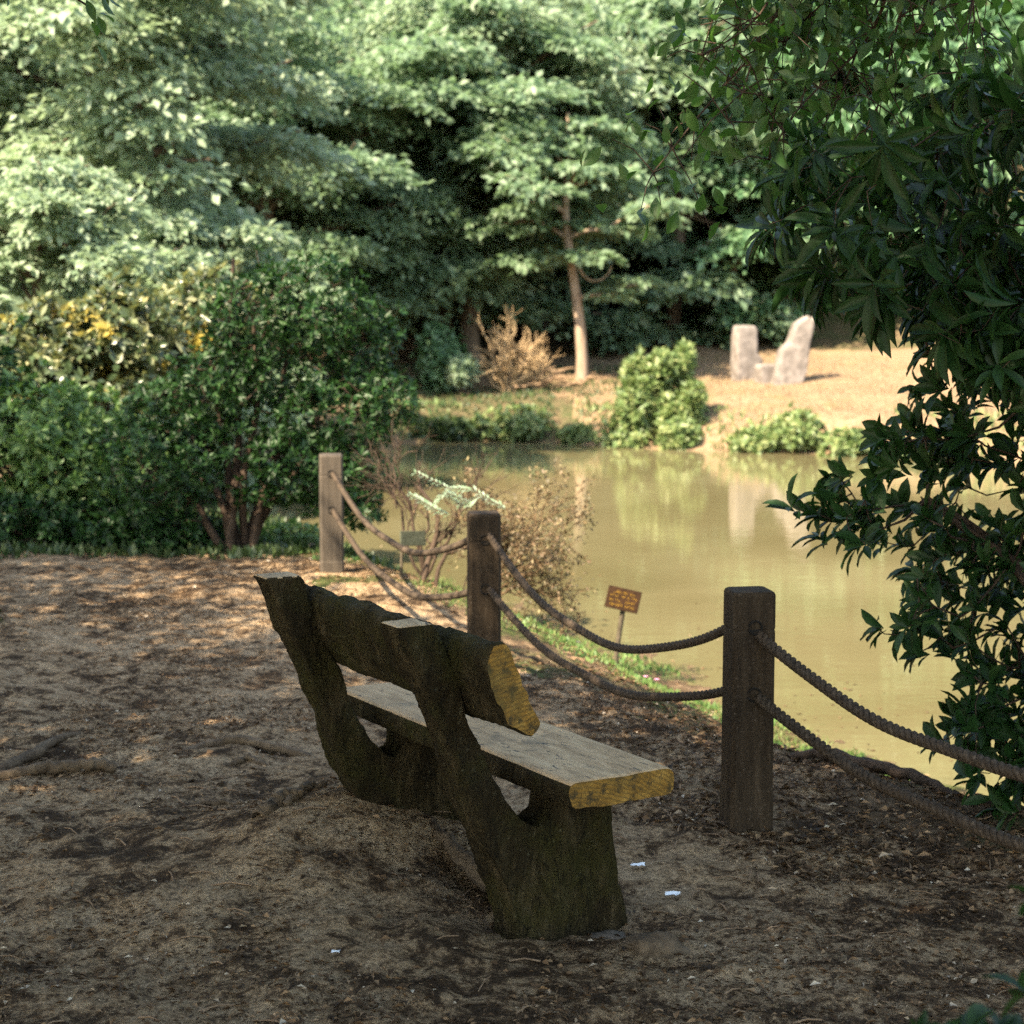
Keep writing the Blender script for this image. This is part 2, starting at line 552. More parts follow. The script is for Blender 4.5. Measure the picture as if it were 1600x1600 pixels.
cls = np.full(D.shape, 3); cls[farbank] = 2; cls[bank] = 1; cls[path] = 0; cls[pond_bed] = 4
cls = cls.ravel()
def submesh(name, mask, mat):
    F = GF[mask]; u, inv = np.unique(F, return_inverse=True)
    o = link(name, np_mesh(name, GV[u], inv.reshape(F.shape), mat, True))
    o['kind'] = 'structure'
    return o
submesh('path', cls == 0, M['g_path'])
submesh('near_bank', cls == 1, M['g_bank'])
submesh('far_bank', cls == 2, M['g_far'])
submesh('hillside', cls == 3, M['g_hill'])  # also the lower left far bank, shade put into its darker colour
submesh('pond_bed', cls == 4, M['g_bank'])
wv = np.array([(-9, 2.4, WATER), (24, 2.4, WATER), (24, 31, WATER), (-9, 31, WATER)])
# the sheet follows the shoreline, a little under the banks
c = SHORE.mean(0); sh = SHORE + nrm(SHORE - c) * .5
wo = link('water', np_mesh('water', np.c_[sh, np.full(len(sh), WATER)], np.arange(len(sh))[None], M['water']))
wo['kind'] = 'structure'

# ---------------------------------------------------------------- bench
yaw = math.atan2(BL[1], BL[0])
bench = empty('bench', (BO[0], BO[1], 0), 'dark weathered rustic bench on the dirt path, seen from behind, facing the pond', 'bench')
bench.rotation_euler = (0, 0, yaw)
# local frame: +x along the plank (away), -y towards the pond (w = -y)
def plank(name, sec, x0, x1, nseg, amp, mats, end_slant=0.0, top_only=False, seed=0, fs=(5, 14)):
    """sec: closed list of (w,z); resampled, lofted along x with rough faces"""
    sec = np.array(sec); m = len(sec)
    pts = []
    for i in range(m):
        a = sec[i]; b = sec[(i + 1) % m]; k = max(2, int(np.linalg.norm(b - a) / .014))
        for j in range(k): pts.append(a + (b - a) * j / k)
    pts = np.array(pts); n = len(pts)
    # soften corners
    for _ in range(2): pts = .25 * np.roll(pts, 1, 0) + .5 * pts + .25 * np.roll(pts, -1, 0)
    cen = pts.mean(0)
    V = []
    for i in range(nseg + 1):
        x = x0 + (x1 - x0) * i / nseg
        for p in pts:
            q = Vector((x, -p[0], p[1]))
            off = noise.fractal(Vector((x * fs[0], p[0] * fs[1], p[1] * fs[1] + seed)), .9, 2.1, 4) * amp
            if top_only and p[1] > sec[:, 1].max() - .01: off *= .22
            dr = p - cen; dr = dr / (np.linalg.norm(dr) + 1e-6)
            xx = x
            if i in (0, nseg): off -= .004
            V.append((xx + end_slant * (p[1] - cen[1]), -(p[0] + dr[0] * off), p[1] + dr[1] * off))
    F = [(i * n + j, i * n + (j + 1) % n, (i + 1) * n + (j + 1) % n, (i + 1) * n + j) for i in range(nseg) for j in range(n)]
    me = bpy.data.meshes.new(name)
    capA = list(range(n)); capB = [nseg * n + j for j in range(n)][::-1]
    me.from_pydata(V, [], [f[::-1] for f in F] + [capA, capB])
    for mt in mats: me.materials.append(mt)
    me.polygons[len(F)].material_index = 1; me.polygons[len(F) + 1].material_index = 1
    zmax = max(v[2] for v in V)
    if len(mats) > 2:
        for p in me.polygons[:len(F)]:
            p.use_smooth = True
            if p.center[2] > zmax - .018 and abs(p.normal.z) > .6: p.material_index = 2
    else:
        for p in me.polygons[:len(F)]: p.use_smooth = True
    bm = bmesh.new(); bm.from_mesh(me); bmesh.ops.recalc_face_normals(bm, faces=bm.faces); bm.to_mesh(me); bm.free()
    return link(name, me, bench)
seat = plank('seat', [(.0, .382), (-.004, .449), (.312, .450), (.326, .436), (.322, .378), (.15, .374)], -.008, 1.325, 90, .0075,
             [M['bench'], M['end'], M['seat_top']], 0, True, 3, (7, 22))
seat['label'] = 'worn pale seat plank with ochre end'
back = plank('backrest', [(-.226, .785), (-.205, .818), (-.165, .815), (-.122, .72), (-.062, .595), (-.092, .575), (-.155, .60), (-.212, .71)],
             .02, 1.19, 130, .014, [M['bench'], M['end']], 0, False, 9, (9, 17))
back['label'] = 'rough dark half-log back plank with ochre cut end'

def support(name, s0, thick, outer, hole, seed, capz):
    cu = bpy.data.curves.new(name, 'CURVE'); cu.dimensions = '2D'; cu.fill_mode = 'BOTH'
    cu.extrude = thick / 2 - .006; cu.bevel_depth = .006
    for poly in (outer,):
        sp = cu.splines.new('POLY'); sp.points.add(len(poly) - 1)
        for p, q in zip(sp.points, poly): p.co = (q[0], q[1], 0, 1)
        sp.use_cyclic_u = True
    tmp = bpy.data.objects.new('tmp', cu); COL.objects.link(tmp)
    mod = tmp.modifiers.new('r', 'REMESH'); mod.mode = 'VOXEL'; mod.voxel_size = .0075
    dg = bpy.context.evaluated_depsgraph_get()
    me = bpy.data.meshes.new_from_object(tmp.evaluated_get(dg)); me.name = name
    bpy.data.objects.remove(tmp)
    n = len(me.vertices); co = np.empty(n * 3, np.float32); me.vertices.foreach_get('co', co); co = co.reshape(-1, 3)
    no = np.empty(n * 3, np.float32); me.vertices.foreach_get('normal', no); no = no.reshape(-1, 3)
    out = np.empty_like(co)
    for i in range(n):
        c_ = co[i]
        a = noise.fractal(Vector((c_[0] * 11, c_[1] * 6, c_[2] * 11 + seed)), .8, 2.1, 6) * .013 \
            + noise.noise(Vector((c_[0] * 3, c_[1] * 3, c_[2] * 3 + seed + 5))) * .012
        if c_[1] > capz - .004: a *= .2
        q = c_ + no[i] * a
        flare = max(0, .12 - c_[1]) * .30 - .18 * max(0, c_[1] - .70) / .14
        out[i] = (s0 + thick / 2 - q[2] * (1 + flare), -q[0], q[1])
    me.vertices.foreach_set('co', out.ravel())
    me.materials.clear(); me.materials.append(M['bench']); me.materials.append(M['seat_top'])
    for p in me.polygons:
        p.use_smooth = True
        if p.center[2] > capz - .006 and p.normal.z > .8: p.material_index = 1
    me.flip_normals()
    me.update()
    return link(name, me, bench)
arm_out = [(-.352, .836), (-.312, .75), (-.272, .66), (-.211, .515), (-.159, .387), (-.112, .27), (-.079, .19), (-.045, .11), (-.02, .0), (-.02, -.25),
           (.375, -.25), (.345, -.10), (.318, -.04), (.302, .03), (.284, .15), (.272, .25), (.262, .40),
           (.088, .40), (.090, .34), (.080, .300), (.055, .280), (.02, .284), (-.015, .306), (-.06, .354), (-.104, .439), (-.14, .52), (-.168, .59), (-.186, .645),
           (-.215, .72), (-.245, .78), (-.268, .838)]
sn = support('support_frame', .20, .125, arm_out, None, 1, .836)
arm_far = [(-.358, .856), (-.304, .745), (-.262, .65), (-.198, .50), (-.153, .365), (-.122, .27), (-.075, .19), (-.01, .14), (.03, .10), (.04, -.2),
           (.375, -.2), (.345, 0), (.315, .1), (.29, .2), (.275, .30), (.265, .40),
           (.078, .40), (.080, .34), (.070, .300), (.045, .284), (.01, .296), (-.028, .342), (-.078, .398), (-.114, .49), (-.150, .575), (-.174, .63),
           (-.21, .72), (-.236, .78), (-.256, .856)]
sf = support('support_frame', 1.0, .125, arm_far, None, 31, .854)

# ---------------------------------------------------------------- rope fence
def make_post(x, y, z0, rz, label, mat, tall=.75):
    me = bpy.data.meshes.new('post'); bm = bmesh.new()
    h = .068; c = .012
    out = [(h - c, -h), (h, -h + c), (h, h - c), (h - c, h), (-h + c, h), (-h, h - c), (-h, -h + c), (-h + c, -h)]
    lv = [(-.35, 1.03), (.125, 1.03), (.131, 1.0), (.3, .996), (.5, .994), (tall - .125, .992), (tall - .122, .972), (tall - .117, .972), (tall - .114, .992),
          (tall - .012, .99), (tall - .003, .94), (tall, .88)]
    rings = []
    for z, s in lv:
        rings.append([bm.verts.new((px * s + .0012 * noise.noise(Vector((px * 9, py * 9, z * 12 + x))), py * s, z)) for px, py in out])
    for a, b in zip(rings, rings[1:]):
        for i in range(8): bm.faces.new((a[i], a[(i + 1) % 8], b[(i + 1) % 8], b[i]))
    bm.faces.new(rings[-1])
    bm.to_mesh(me); bm.free(); me.materials.append(mat)
    t = empty('rope_post', (x, y, z0), label, 'post', 'square posts carrying the ropes')
    t.rotation_euler = (0, 0, rz)
    link('shaft', me, t)
    return t
def add_sockets(t, dirs, n1=.64, n2=.43):
    rz = t.rotation_euler.z
    for dx, dy in dirs:
        # a dark hole plate on the face the rope enters
        a = math.atan2(dy, dx) - rz
        k = round(a / (math.pi / 2)) * (math.pi / 2)
        for z in (n1, n2):
            acc = Acc()
            ang = np.linspace(0, 2 * np.pi, 15)
            ring = np.c_[np.zeros(15), np.cos(ang) * .021, np.sin(ang) * .021]
            ring[:, 0] = .0672
            u = np.array([math.cos(k), math.sin(k), 0]); v = np.array([-math.sin(k), math.cos(k), 0])
            P = ring[:, 0:1] * u + ring[:, 1:2] * v + ring[:, 2:3] * np.array([0, 0, 1]) + [0, 0, z]
            acc.tube(P, .004, 6, False)
            ce = u * .0673 + [0, 0, z]
            Q = np.vstack([P[:14], ce]); acc.add(Q, np.array([(i, (i + 1) % 14, 14) for i in range(14)]))
            link('rope_hole', acc.mesh('rope_hole', M['black'], True), t)

PX = [(-1.05, 10.72), (-.119, 7.79), (.738, 5.70), (1.58, 3.75)]
lab = ['farthest rope post, grey and sunlit, beside the round dark shrub', 'middle rope post, dark brown, just behind the bench backrest',
       'nearest and largest rope post, dark square timber to the right of the bench', 'rope post just outside the right edge that holds the right-hand ropes']
posts = []
for i, (x, y) in enumerate(PX):
    z0 = 0.0
    t = make_post(x, y, z0, math.radians([8, 6, 9, 20][i]), lab[i], M['post_grey'] if i == 0 else M['post'])
    posts.append(t)
for i, t in enumerate(posts):
    ds = []
    if i > 0: ds.append((PX[i - 1][0] - PX[i][0], PX[i - 1][1] - PX[i][1]))
    if i < 3: ds.append((PX[i + 1][0] - PX[i][0], PX[i + 1][1] - PX[i][1]))
    add_sockets(t, ds)

def make_rope(a, b, za, zb, sag, label, r=.0145):
    a3 = np.array([*a, za]); b3 = np.array([*b, zb]); dd = nrm((b3 - a3)[None])[0]
    a3 = a3 + dd * .06; b3 = b3 - dd * .06
    Ln = np.linalg.norm(b3 - a3); n = int(Ln * 1.08 / .009)
    t = np.linspace(0, 1, n)
    P = a3 + (b3 - a3) * t[:, None]; P[:, 2] -= sag * 4 * t * (1 - t)
    P[:, 2] += .006 * np.sin(t * 17 + za * 30) * np.sin(t * np.pi)
    s = np.r_[0, np.cumsum(np.linalg.norm(np.diff(P, axis=0), axis=1))]
    T = nrm(np.gradient(P, axis=0)); A = nrm(np.cross(T, [0, 0, 1.])); B = np.cross(T, A)
    mid = P[n // 2]
    root = empty('rope', tuple(mid), label, 'rope', 'ropes slung between the posts')
    for k in range(3):
        ph = s * 2 * np.pi / .085 + k * 2 * np.pi / 3
        Q = P + (A * np.cos(ph)[:, None] + B * np.sin(ph)[:, None]) * r * .55 - mid
        acc = Acc(); acc.tube(Q, r * .60, 7)
        link('strand', acc.mesh('strand', M['rope'], True), root)
make_rope(PX[0], PX[1], .64, .655, .235, 'upper rope between the farthest and the middle post')
make_rope(PX[0], PX[1], .425, .42, .215, 'lower rope between the farthest and the middle post')
make_rope(PX[1], PX[2], .66, .64, .25, 'upper rope between the middle and the nearest post, hanging in front of the small sign')
make_rope(PX[1], PX[2], .43, .43, .19, 'lower rope between the middle and the nearest post, worn pale at its lowest point')
make_rope(PX[2], PX[3], .615, .64, .16, 'upper thick rope running from the nearest post to the right edge', .0165)
make_rope(PX[2], PX[3], .42, .43, .13, 'lower thick rope running from the nearest post to the right edge', .0165)

# ---------------------------------------------------------------- signs
def sign_things():
    t = empty('info_sign', (.572, 10.33, hz(.572, 10.33)), 'small tilted brown sign with ochre lettering on a thin stake at the water edge', 'sign')
    z0 = t.location.z
    acc = Acc(); acc.tube([(0, 0, -.15), (.02, 0, .12), (.062, 0, .36 - z0 - .4)], .016, 6)
    link('stake', acc.mesh('stake', M['stake']), t)
    c = Vector((.625 - .572, -.02, -.036 - z0)); ang = math.radians(13)
    me = bpy.data.meshes.new('board'); bm = bmesh.new()
    bmesh.ops.create_cube(bm, size=1)
    bmesh.ops.scale(bm, vec=(.19, .014, .125), verts=bm.verts)
    bmesh.ops.bevel(bm, geom=bm.edges[:], offset=.002, segments=1, affect='EDGES')
    bm.to_mesh(me); bm.free(); me.materials.append(M['signboard'])
    b = link('board', me, t, c); b.rotation_euler = (math.radians(-8), ang, 0)
    acc = Acc(); r = random.Random(5)
    for row, z in enumerate((.036, .012, -.013, -.037)):
        x = -.078 + r.uniform(0, .03) * (row in (0, 3)); xe = .078 - r.uniform(0, .02)
        while x < xe:
            wd = r.choice((.006, .008, .010))
            if r.random() < .14: x += .01; continue
            for q in range(r.choice((2, 3))):       # strokes of one letter, too small to read
                if r.random() < .5:
                    xx = x + r.uniform(0, wd - .002); s = np.array([(xx, z - .007), (xx + .002, z - .007), (xx + .002, z + .007), (xx, z + .007)])
                else:
                    zz = z + r.choice((-.006, 0, .005)); s = np.array([(x, zz), (x + wd, zz), (x + wd, zz + .002), (x, zz + .002)])
                acc.add(np.c_[s[:, 0], np.full(4, -.0085 - q * .0003), s[:, 1]], np.array([(0, 1, 2, 3)]))
            x += wd + .004
    o = link('lettering', acc.mesh('lettering', M['signink']), b); o['kind'] = 'stuff'
    # second sign, grey, seen past the first rope
    z1 = hz(-.64, 10.6)
    t = empty('plant_sign', (-.645, 10.6, z1), 'small blank grey-green sign on a thin stake left of the middle post', 'sign')
    acc = Acc(); acc.tube([(0, 0, -.2), (.01, 0, .2), (.03, 0, .30 - z1)], .009, 5)
    link('stake', acc.mesh('stake', M['stake']), t)
    me = bpy.data.meshes.new('board'); bm = bmesh.new()
    bmesh.ops.create_cube(bm, size=1); bmesh.ops.scale(bm, vec=(.17, .012, .085), verts=bm.verts)
    bmesh.ops.bevel(bm, geom=bm.edges[:], offset=.002, segments=1, affect='EDGES')
    bm.to_mesh(me); bm.free(); me.materials.append(M['greysign'])
    b = link('board', me, t, (.075, -.018, .275 - z1)); b.rotation_euler = (math.radians(-8), math.radians(4), math.radians(35))
sign_things()

# ---------------------------------------------------------------- trees
def tree_mesh(seed, h, r, zc, nlimb, leafn, lsize, trunk_r, lean=(0, 0), flat=.28, pad=(.5, .95), tilt=.25, bare=.25, leafmat='maple', low=0.3):
    """trunk+limbs mesh and a crown mesh of flattened leaf sprays"""
    g = np.random.default_rng(seed)
    tr = Acc()
    top = np.array([lean[0], lean[1], h * .86])
    path_ = wander((0, 0, -.4), top, 12, h * .02, g)
    tr.tube(path_, np.linspace(trunk_r, trunk_r * .25, 12) * np.r_[1.35, 1.12, np.ones(10)], 8)
    pads = []
    for i in range(nlimb):
        t = low + (1 - low) * (i + g.uniform(0, 1)) / nlimb
        base = path_[min(11, int(t * 11))]
        az = i * 2.4 + g.uniform(-.5, .5)
        prof = math.sin(math.pi * min(1, .18 + .80 * (t - low) / (1 - low))) ** .7
        ln = r * (.55 + .5 * g.random()) * max(.35, prof)
        up = ln * (.15 + .55 * (t - low))
        end = base + np.array([math.cos(az) * ln, math.sin(az) * ln, up])
        lp = wander(base, end, 7, ln * .06, g, (0, 0, ln * .06))
        tr.tube(lp, np.linspace(trunk_r * .38, trunk_r * .08, 7), 5)
        npad = max(3, int(ln * 3.0))
        for j in range(npad):
            u = bare + (1 - bare) * (j + g.random()) / npad
            q = lp[min(6, int(u * 6))]
            a2 = az + g.uniform(-1.3, 1.3)
            off = g.uniform(.0, .45) * ln * (1.1 - u * .6)
            c_ = q + np.array([math.cos(a2) * off, math.sin(a2) * off, g.uniform(-.12, .22) * ln * .5])
            pads.append((c_, g.uniform(*pad), a2))
            if j % 2 == 0:
                tr.tube(np.array([q, .5 * (q + c_) + [0, 0, .05], c_]), (trunk_r * .1, trunk_r * .07, .008), 4)
    per = max(8, leafn // len(pads))
    Ps = []; Ds = []; Ns = []
    for c_, pr, a in pads:
        k = int(per * (pr / np.mean(pad)) ** 2)
        th = g.uniform(0, 2 * np.pi, k); rr = pr * np.sqrt(g.random(k)) * g.uniform(.65, 1.1, k)
        rr *= 1 + .35 * np.sin(3 * th + c_[0] * 7) 
        out = np.array([math.cos(a), math.sin(a), 0])
        x = np.cos(th) * rr; y = np.sin(th) * rr
        z = g.normal(0, flat * .3, k) * pr - .18 * (rr ** 2) / pr
        P = np.stack([x, y, z], 1)
        P[:, 2] += -tilt * (P @ out)
        Ps.append(P + c_)
        Dv = np.stack([np.cos(th), np.sin(th), g.normal(-.35, .35, k)], 1) + g.normal(0, .35, (k, 3))
        Ds.append(Dv)
        Ns.append(np.array([0, 0, 1.]) + out * tilt + g.normal(0, .42, (k, 3)))
    P = np.concatenate(Ps); Dv = np.concatenate(Ds); N = np.concatenate(Ns)
    L_ = lsize * g.uniform(.45, 1.5, len(P))
    V, F = leaves(P, Dv, N, L_, L_ * g.uniform(.45, .7, len(P)))
    return tr.mesh('trunk', M['bark'], True), np_mesh('crown', V, F, M[leafmat])

def plant_tree(meshes, x, y, s, rz, label, mat=None, cat='tree', group='trees on the hillside beyond the pond', name='maple_tree', sz=1.0, z=None):
    zz = hz(x, y) - .05 if z is None else z
    t = empty(name, (x, y, zz), label, cat, group)
    t.rotation_euler = (0, 0, rz); t.scale = (s, s, s * sz)
    tr = link('trunk', meshes[0], t); cr = link('crown', meshes[1], t)
    cr['kind'] = 'stuff'
    if mat:
        cr.material_slots[0].link = 'OBJECT'; cr.material_slots[0].material = M[mat]
    return t

A = tree_mesh(1, 7.2, 3.7, 4, 38, 60000, .16, .20, (.5, 0), low=.26, flat=.3, pad=(.4, .9), tilt=.22)
B = tree_mesh(2, 7.6, 3.2, 4, 36, 64000, .125, .18, (-.4, .2), low=.18, flat=.3, pad=(.4, .9), tilt=.22)
Cm = tree_mesh(3, 5.0, 1.9, 3, 15, 8000, .14, .11, (-.25, 0), flat=.12, pad=(.3, .6), low=.42, tilt=.15)
Dm = tree_mesh(4, 6.6, 2.7, 4, 28, 30000, .17, .14, (.2, .1), low=.1, flat=.3, pad=(.35, .8))
Em = tree_mesh(5, 9.5, 3.6, 6, 44, 50000, .17, .24, (.3, 0), low=.2, flat=.25, pad=(.5, 1.0))
Fm = tree_mesh(6, 8.5, 4.0, 5, 44, 54000, .17, .22, (-.5, 0), low=.22, flat=.2, pad=(.5, 1.0))
def PXY(px, y): return (px - 800) / 2900 * y
T = [
 (A, 735, 33.0, 1.0, 0.3, 'broad layered maple with an arching brown trunk left of the brush pile', 'maple'),
 (Cm, 910, 31.0, 1.05, 0.0, 'slim young tree with a bare pale trunk standing on the sunlit bank', 'maple'),
 (B, 430, 31.0, 1.0, 1.2, 'dense layered maple rising behind the round dark shrub', 'maple'),
 (B, 110, 22.5, 1.05, 2.9, 'pale leaved maple at the left edge above the golden shrub', 'pale'),
 (Dm, 1130, 36.5, 1.0, .5, 'dark green low-branched tree behind the left standing stone', 'deep'),
 (Dm, 1330, 37.5, 1.05, 2.2, 'dark green low-branched tree behind the leaning stone', 'deep'),
 (Dm, 1560, 36.0, 1.1, 4.0, 'dark green tree behind the rhododendron at the right edge', 'deep'),
 (Dm, 1010, 40.0, 1.1, 3.1, 'dark green tree in the shade behind the slim young tree', 'deep'),
 (Em, 560, 38.5, .95, .4, 'tree standing behind the gap between the two big maples', 'maple'),
 (Fm, 880, 41.0, 1.0, 1.4, 'wide maple above and behind the slim young tree', 'maple'),
 (Em, 240, 37.0, 1.0, 2.2, 'tall maple higher on the slope at upper left', 'maple'),
 (Fm, -40, 33.0, 1.0, .7, 'pale leaved tree cut by the left edge', 'pale'),
 (Fm, 640, 47.0, 1.1, 2.6, 'wide maple on the upper slope near the top middle', 'maple'),
 (Em, 1180, 45.0, 1.1, 3.6, 'tall dark tree behind the hanging branch at upper right', 'deep'),
 (Em, 1480, 46.0, 1.1, 5.1, 'tall greyish tree at the upper right corner', 'maple'),
 (Fm, 1350, 52.0, 1.1, 4.4, 'broad tree on the upper slope at the right', 'maple'),
 (Em, 60, 46.0, 1.1, 1.9, 'tall tree in the upper left corner', 'deep'),
 (Fm, 380, 47.0, 1.1, 3.9, 'wide tree near the top edge above the left maple', 'maple'),
 (Em, 980, 53.0, 1.1, .9, 'tall tree near the top edge right of the middle', 'pale'),
 (Em, 760, 56.0, 1.1, 4.9, 'tall tree high on the slope at the top middle', 'maple'),
 (Fm, 180, 56.0, 1.1, 5.7, 'broad tree high on the slope at the top left', 'maple'),
 (Em, 520, 60.0, 1.2, 1.1, 'tall tree highest on the slope left of the middle', 'deep'),
 (Em, 1150, 61.0, 1.2, 2.1, 'tall tree highest on the slope right of the middle', 'maple'),
 (Fm, 1650, 56.0, 1.2, .2, 'broad tree beyond the upper right corner', 'maple'),
 (Em, 1750, 42.0, 1.1, .2, 'tall tree just beyond the right edge', 'deep'),
 (Em, -250, 40.0, 1.1, 3.2, 'tall tree just beyond the left edge', 'maple'),
 (B, 560, 36.0, 1.05, 4.1, 'layered maple filling the gap between the two big maples', 'maple'),
 (Fm, 330, 39.0, 1.0, 5.0, 'wide maple behind the left maple', 'maple'),
 (Fm, 720, 42.0, 1.0, 2.9, 'wide maple directly behind the broad layered maple', 'maple'),
 (B, 1000, 38.5, 1.0, 2.0, 'bright layered maple to the right of the slim young tree', 'maple'),
 (B, 500, 44.0, 1.2, .8, 'maple higher on the slope above the dark round shrub', 'pale'),
 (B, 840, 36.5, .95, 5.3, 'layered maple just behind the slim young tree', 'maple'),
 (Fm, 1080, 44.0, 1.05, 1.9, 'wide tree above the dark tree behind the left standing stone', 'maple'),
 (Dm, 640, 37.0, .8, 2.2, 'low tree in the shade under the maples', 'maple'),
 (Fm, 900, 49.0, 1.1, 3.3, 'wide tree on the upper slope right of the middle', 'pale'),
 (B, 1240, 41.0, 1.1, 3.3, 'layered maple behind the two stones', 'maple'),
 (B, 690, 34.5, 1.12, 3.7, 'tall layered maple just behind the arching brown trunk', 'pale'),
 (Dm, 1050, 36.0, 1.2, 1.5, 'layered maple left of and behind the standing stones', 'maple'),
 (Fm, 520, 41.0, 1.05, 3.0, 'wide maple between the two largest maples, higher up', 'pale'),
 (Dm, 90, 17.5, .52, 3.2, 'small pale leaved tree close behind the golden shrub', 'pale'),
 (Dm, 300, 20.0, .55, 1.2, 'small leafy tree behind the dark round shrub', 'pale'),
]
for k, (ms, px, y, s, rz, lb, mt) in enumerate(T):
    y *= FAR; s *= FAR * .98
    t = plant_tree(ms, PXY(px, y), y, s, rz, lb, mt, name='slim_tree' if ms is Cm else 'maple_tree' if mt != 'deep' else 'broadleaf_tree')
    if ms is Cm:
        for ch in t.children:
            if ch.name.startswith('trunk'):
                ch.material_slots[0].link = 'OBJECT'; ch.material_slots[0].material = M['palebark']

# trees over the path whose crowns shade bench and posts (their trunks stand out of frame)
O1 = tree_mesh(21, 7.8, 3.5, 5, 34, 42000, .095, .2, (.8, .4), low=.55, flat=.6, pad=(.6, 1.2), leafmat='oak')
O2 = tree_mesh(22, 7.8, 3.5, 5, 30, 26000, .095, .2, (.8, .4), low=.55, flat=.6, pad=(.5, 1.0), leafmat='oak')
for k, (ms, x, y, s, rz, lb) in enumerate([
    (O1, -1.9, 1.6, .95, 0, 'tree left of the path whose crown shades the bench and posts'),
    (O1, -5.2, .6, 1.0, 0, 'tree standing off to the left of the viewer'),
    (O2, -6.9, 4.3, 1.0, 2.0, 'thin crowned tree beside the path left of the frame'),
    (O2, -4.2, 4.2, .95, 3.1, 'thin crowned tree leaning over the left side of the path'),
    (O2, -6.3, 8.2, .85, 1.3, 'thin crowned tree beside the golden shrub outside the left edge'),
    (O1, -3.0, -2.8, 1.05, 4.0, 'tree behind the viewer shading the foreground path'),
    (O1, 5.6, 1.8, .85, 5.0, 'tree right of the rope fence whose twigs hang into the top of the view')]):
    plant_tree(ms, x, y, s, rz, lb, 'oak', group='trees arching over the path', name='oak_tree')

# ---------------------------------------------------------------- shrubs
def join_twigs(st, hubs, C_, r, g):
    """each shoot is tied to the nearest wood already grown, so twigs fork like real ones"""
    hubs = np.array(hubs); C_ = np.array(C_)
    d0 = np.min(np.linalg.norm(hubs[None] - C_[:, None], axis=2), 1)
    pts = np.empty((len(hubs) + len(C_) * 2, 3)); n = len(hubs); pts[:n] = hubs; gen = np.zeros(len(pts))
    for i in np.argsort(d0):
        dd = np.linalg.norm(pts[:n] - C_[i], axis=1) + gen[:n] * .02; j = dd.argmin()
        mid = .5 * (pts[j] + C_[i]) + g.normal(0, .08, 3) * dd[j] + [0, 0, -.08 * dd[j]]
        k = max(.3, 1 - gen[j] * .15)
        st.tube(np.array([pts[j], mid, C_[i]]), (r * k, r * k * .8, r * k * .55), 4, False)
        pts[n] = mid; pts[n + 1] = C_[i]; gen[n] = gen[n + 1] = gen[j] + 1; n += 2

def whorl_shrub(name, loc, label, blobs, nwh, lpw, ll, lw, mat, seed, stems, nparts=0, droop=.1, spread=.9, cat='shrub', group=None, up=.35, stem_mat='twig', stem_r=.03):
    """blobs: (x,y,z,rx,ry,rz) local ellipsoids; whorls of leaves sit near their skins"""
    g = np.random.default_rng(seed)
    t = empty(name, loc, label, cat, group)
    bl = np.array(blobs, float); vol = np.prod(bl[:, 3:], 1) ** .67; pr = vol / vol.sum()
    idx = g.choice(len(bl), nwh, p=pr)
    d = nrm(g.normal(0, 1, (nwh, 3)))
    rad = g.uniform(.55, 1.0, nwh) ** .5
    rad *= 1 + .14 * np.sin(d[:, 0] * 7 + idx) * np.cos(d[:, 2] * 6 + idx * 2)
    rad = np.where(g.random(nwh) < .13, rad * g.uniform(1.1, 1.45, nwh), rad)          # stray shoots
    C_ = bl[idx, :3] + d * bl[idx, 3:] * rad[:, None]
    ax = nrm(d + [0, 0, up] + g.normal(0, .25, d.shape))
    # leaves in each whorl
    n = nwh * lpw
    Cc = np.repeat(C_, lpw, 0); Ax = np.repeat(ax, lpw, 0)
    ref = nrm(np.cross(Ax, g.normal(0, 1, (n, 3))))
    th = spread + g.normal(0, .25, n)
    Dv = Ax * np.cos(th)[:, None] + ref * np.sin(th)[:, None]
    N = Ax * np.sin(th)[:, None] - ref * np.cos(th)[:, None] + [0, 0, .25] + g.normal(0, .12, (n, 3))
    Dv[:, 2] -= droop
    Ls = ll * g.uniform(.65, 1.25, n); Ws = Ls * lw * g.uniform(.8, 1.15, n)
    P = Cc + Dv * .006
    off = np.array(loc)
    st = Acc()
    base0 = np.array([0, 0, -.15])
    hubs = []
    for (sx, sy, sz) in stems:
        pth = wander(base0 + [g.uniform(-.08, .08), g.uniform(-.08, .08), 0], (sx, sy, sz), 9, .05, g)
        st.tube(pth, np.linspace(stem_r, stem_r * .35, 9), 6); hubs += list(pth[3:])
    join_twigs(st, hubs, C_[::2 if nwh > 500 else 1], stem_r * .2, g)
    link('stems', st.mesh('stems', M[stem_mat], True), t)
    return t, P, Dv, N, Ls, Ws

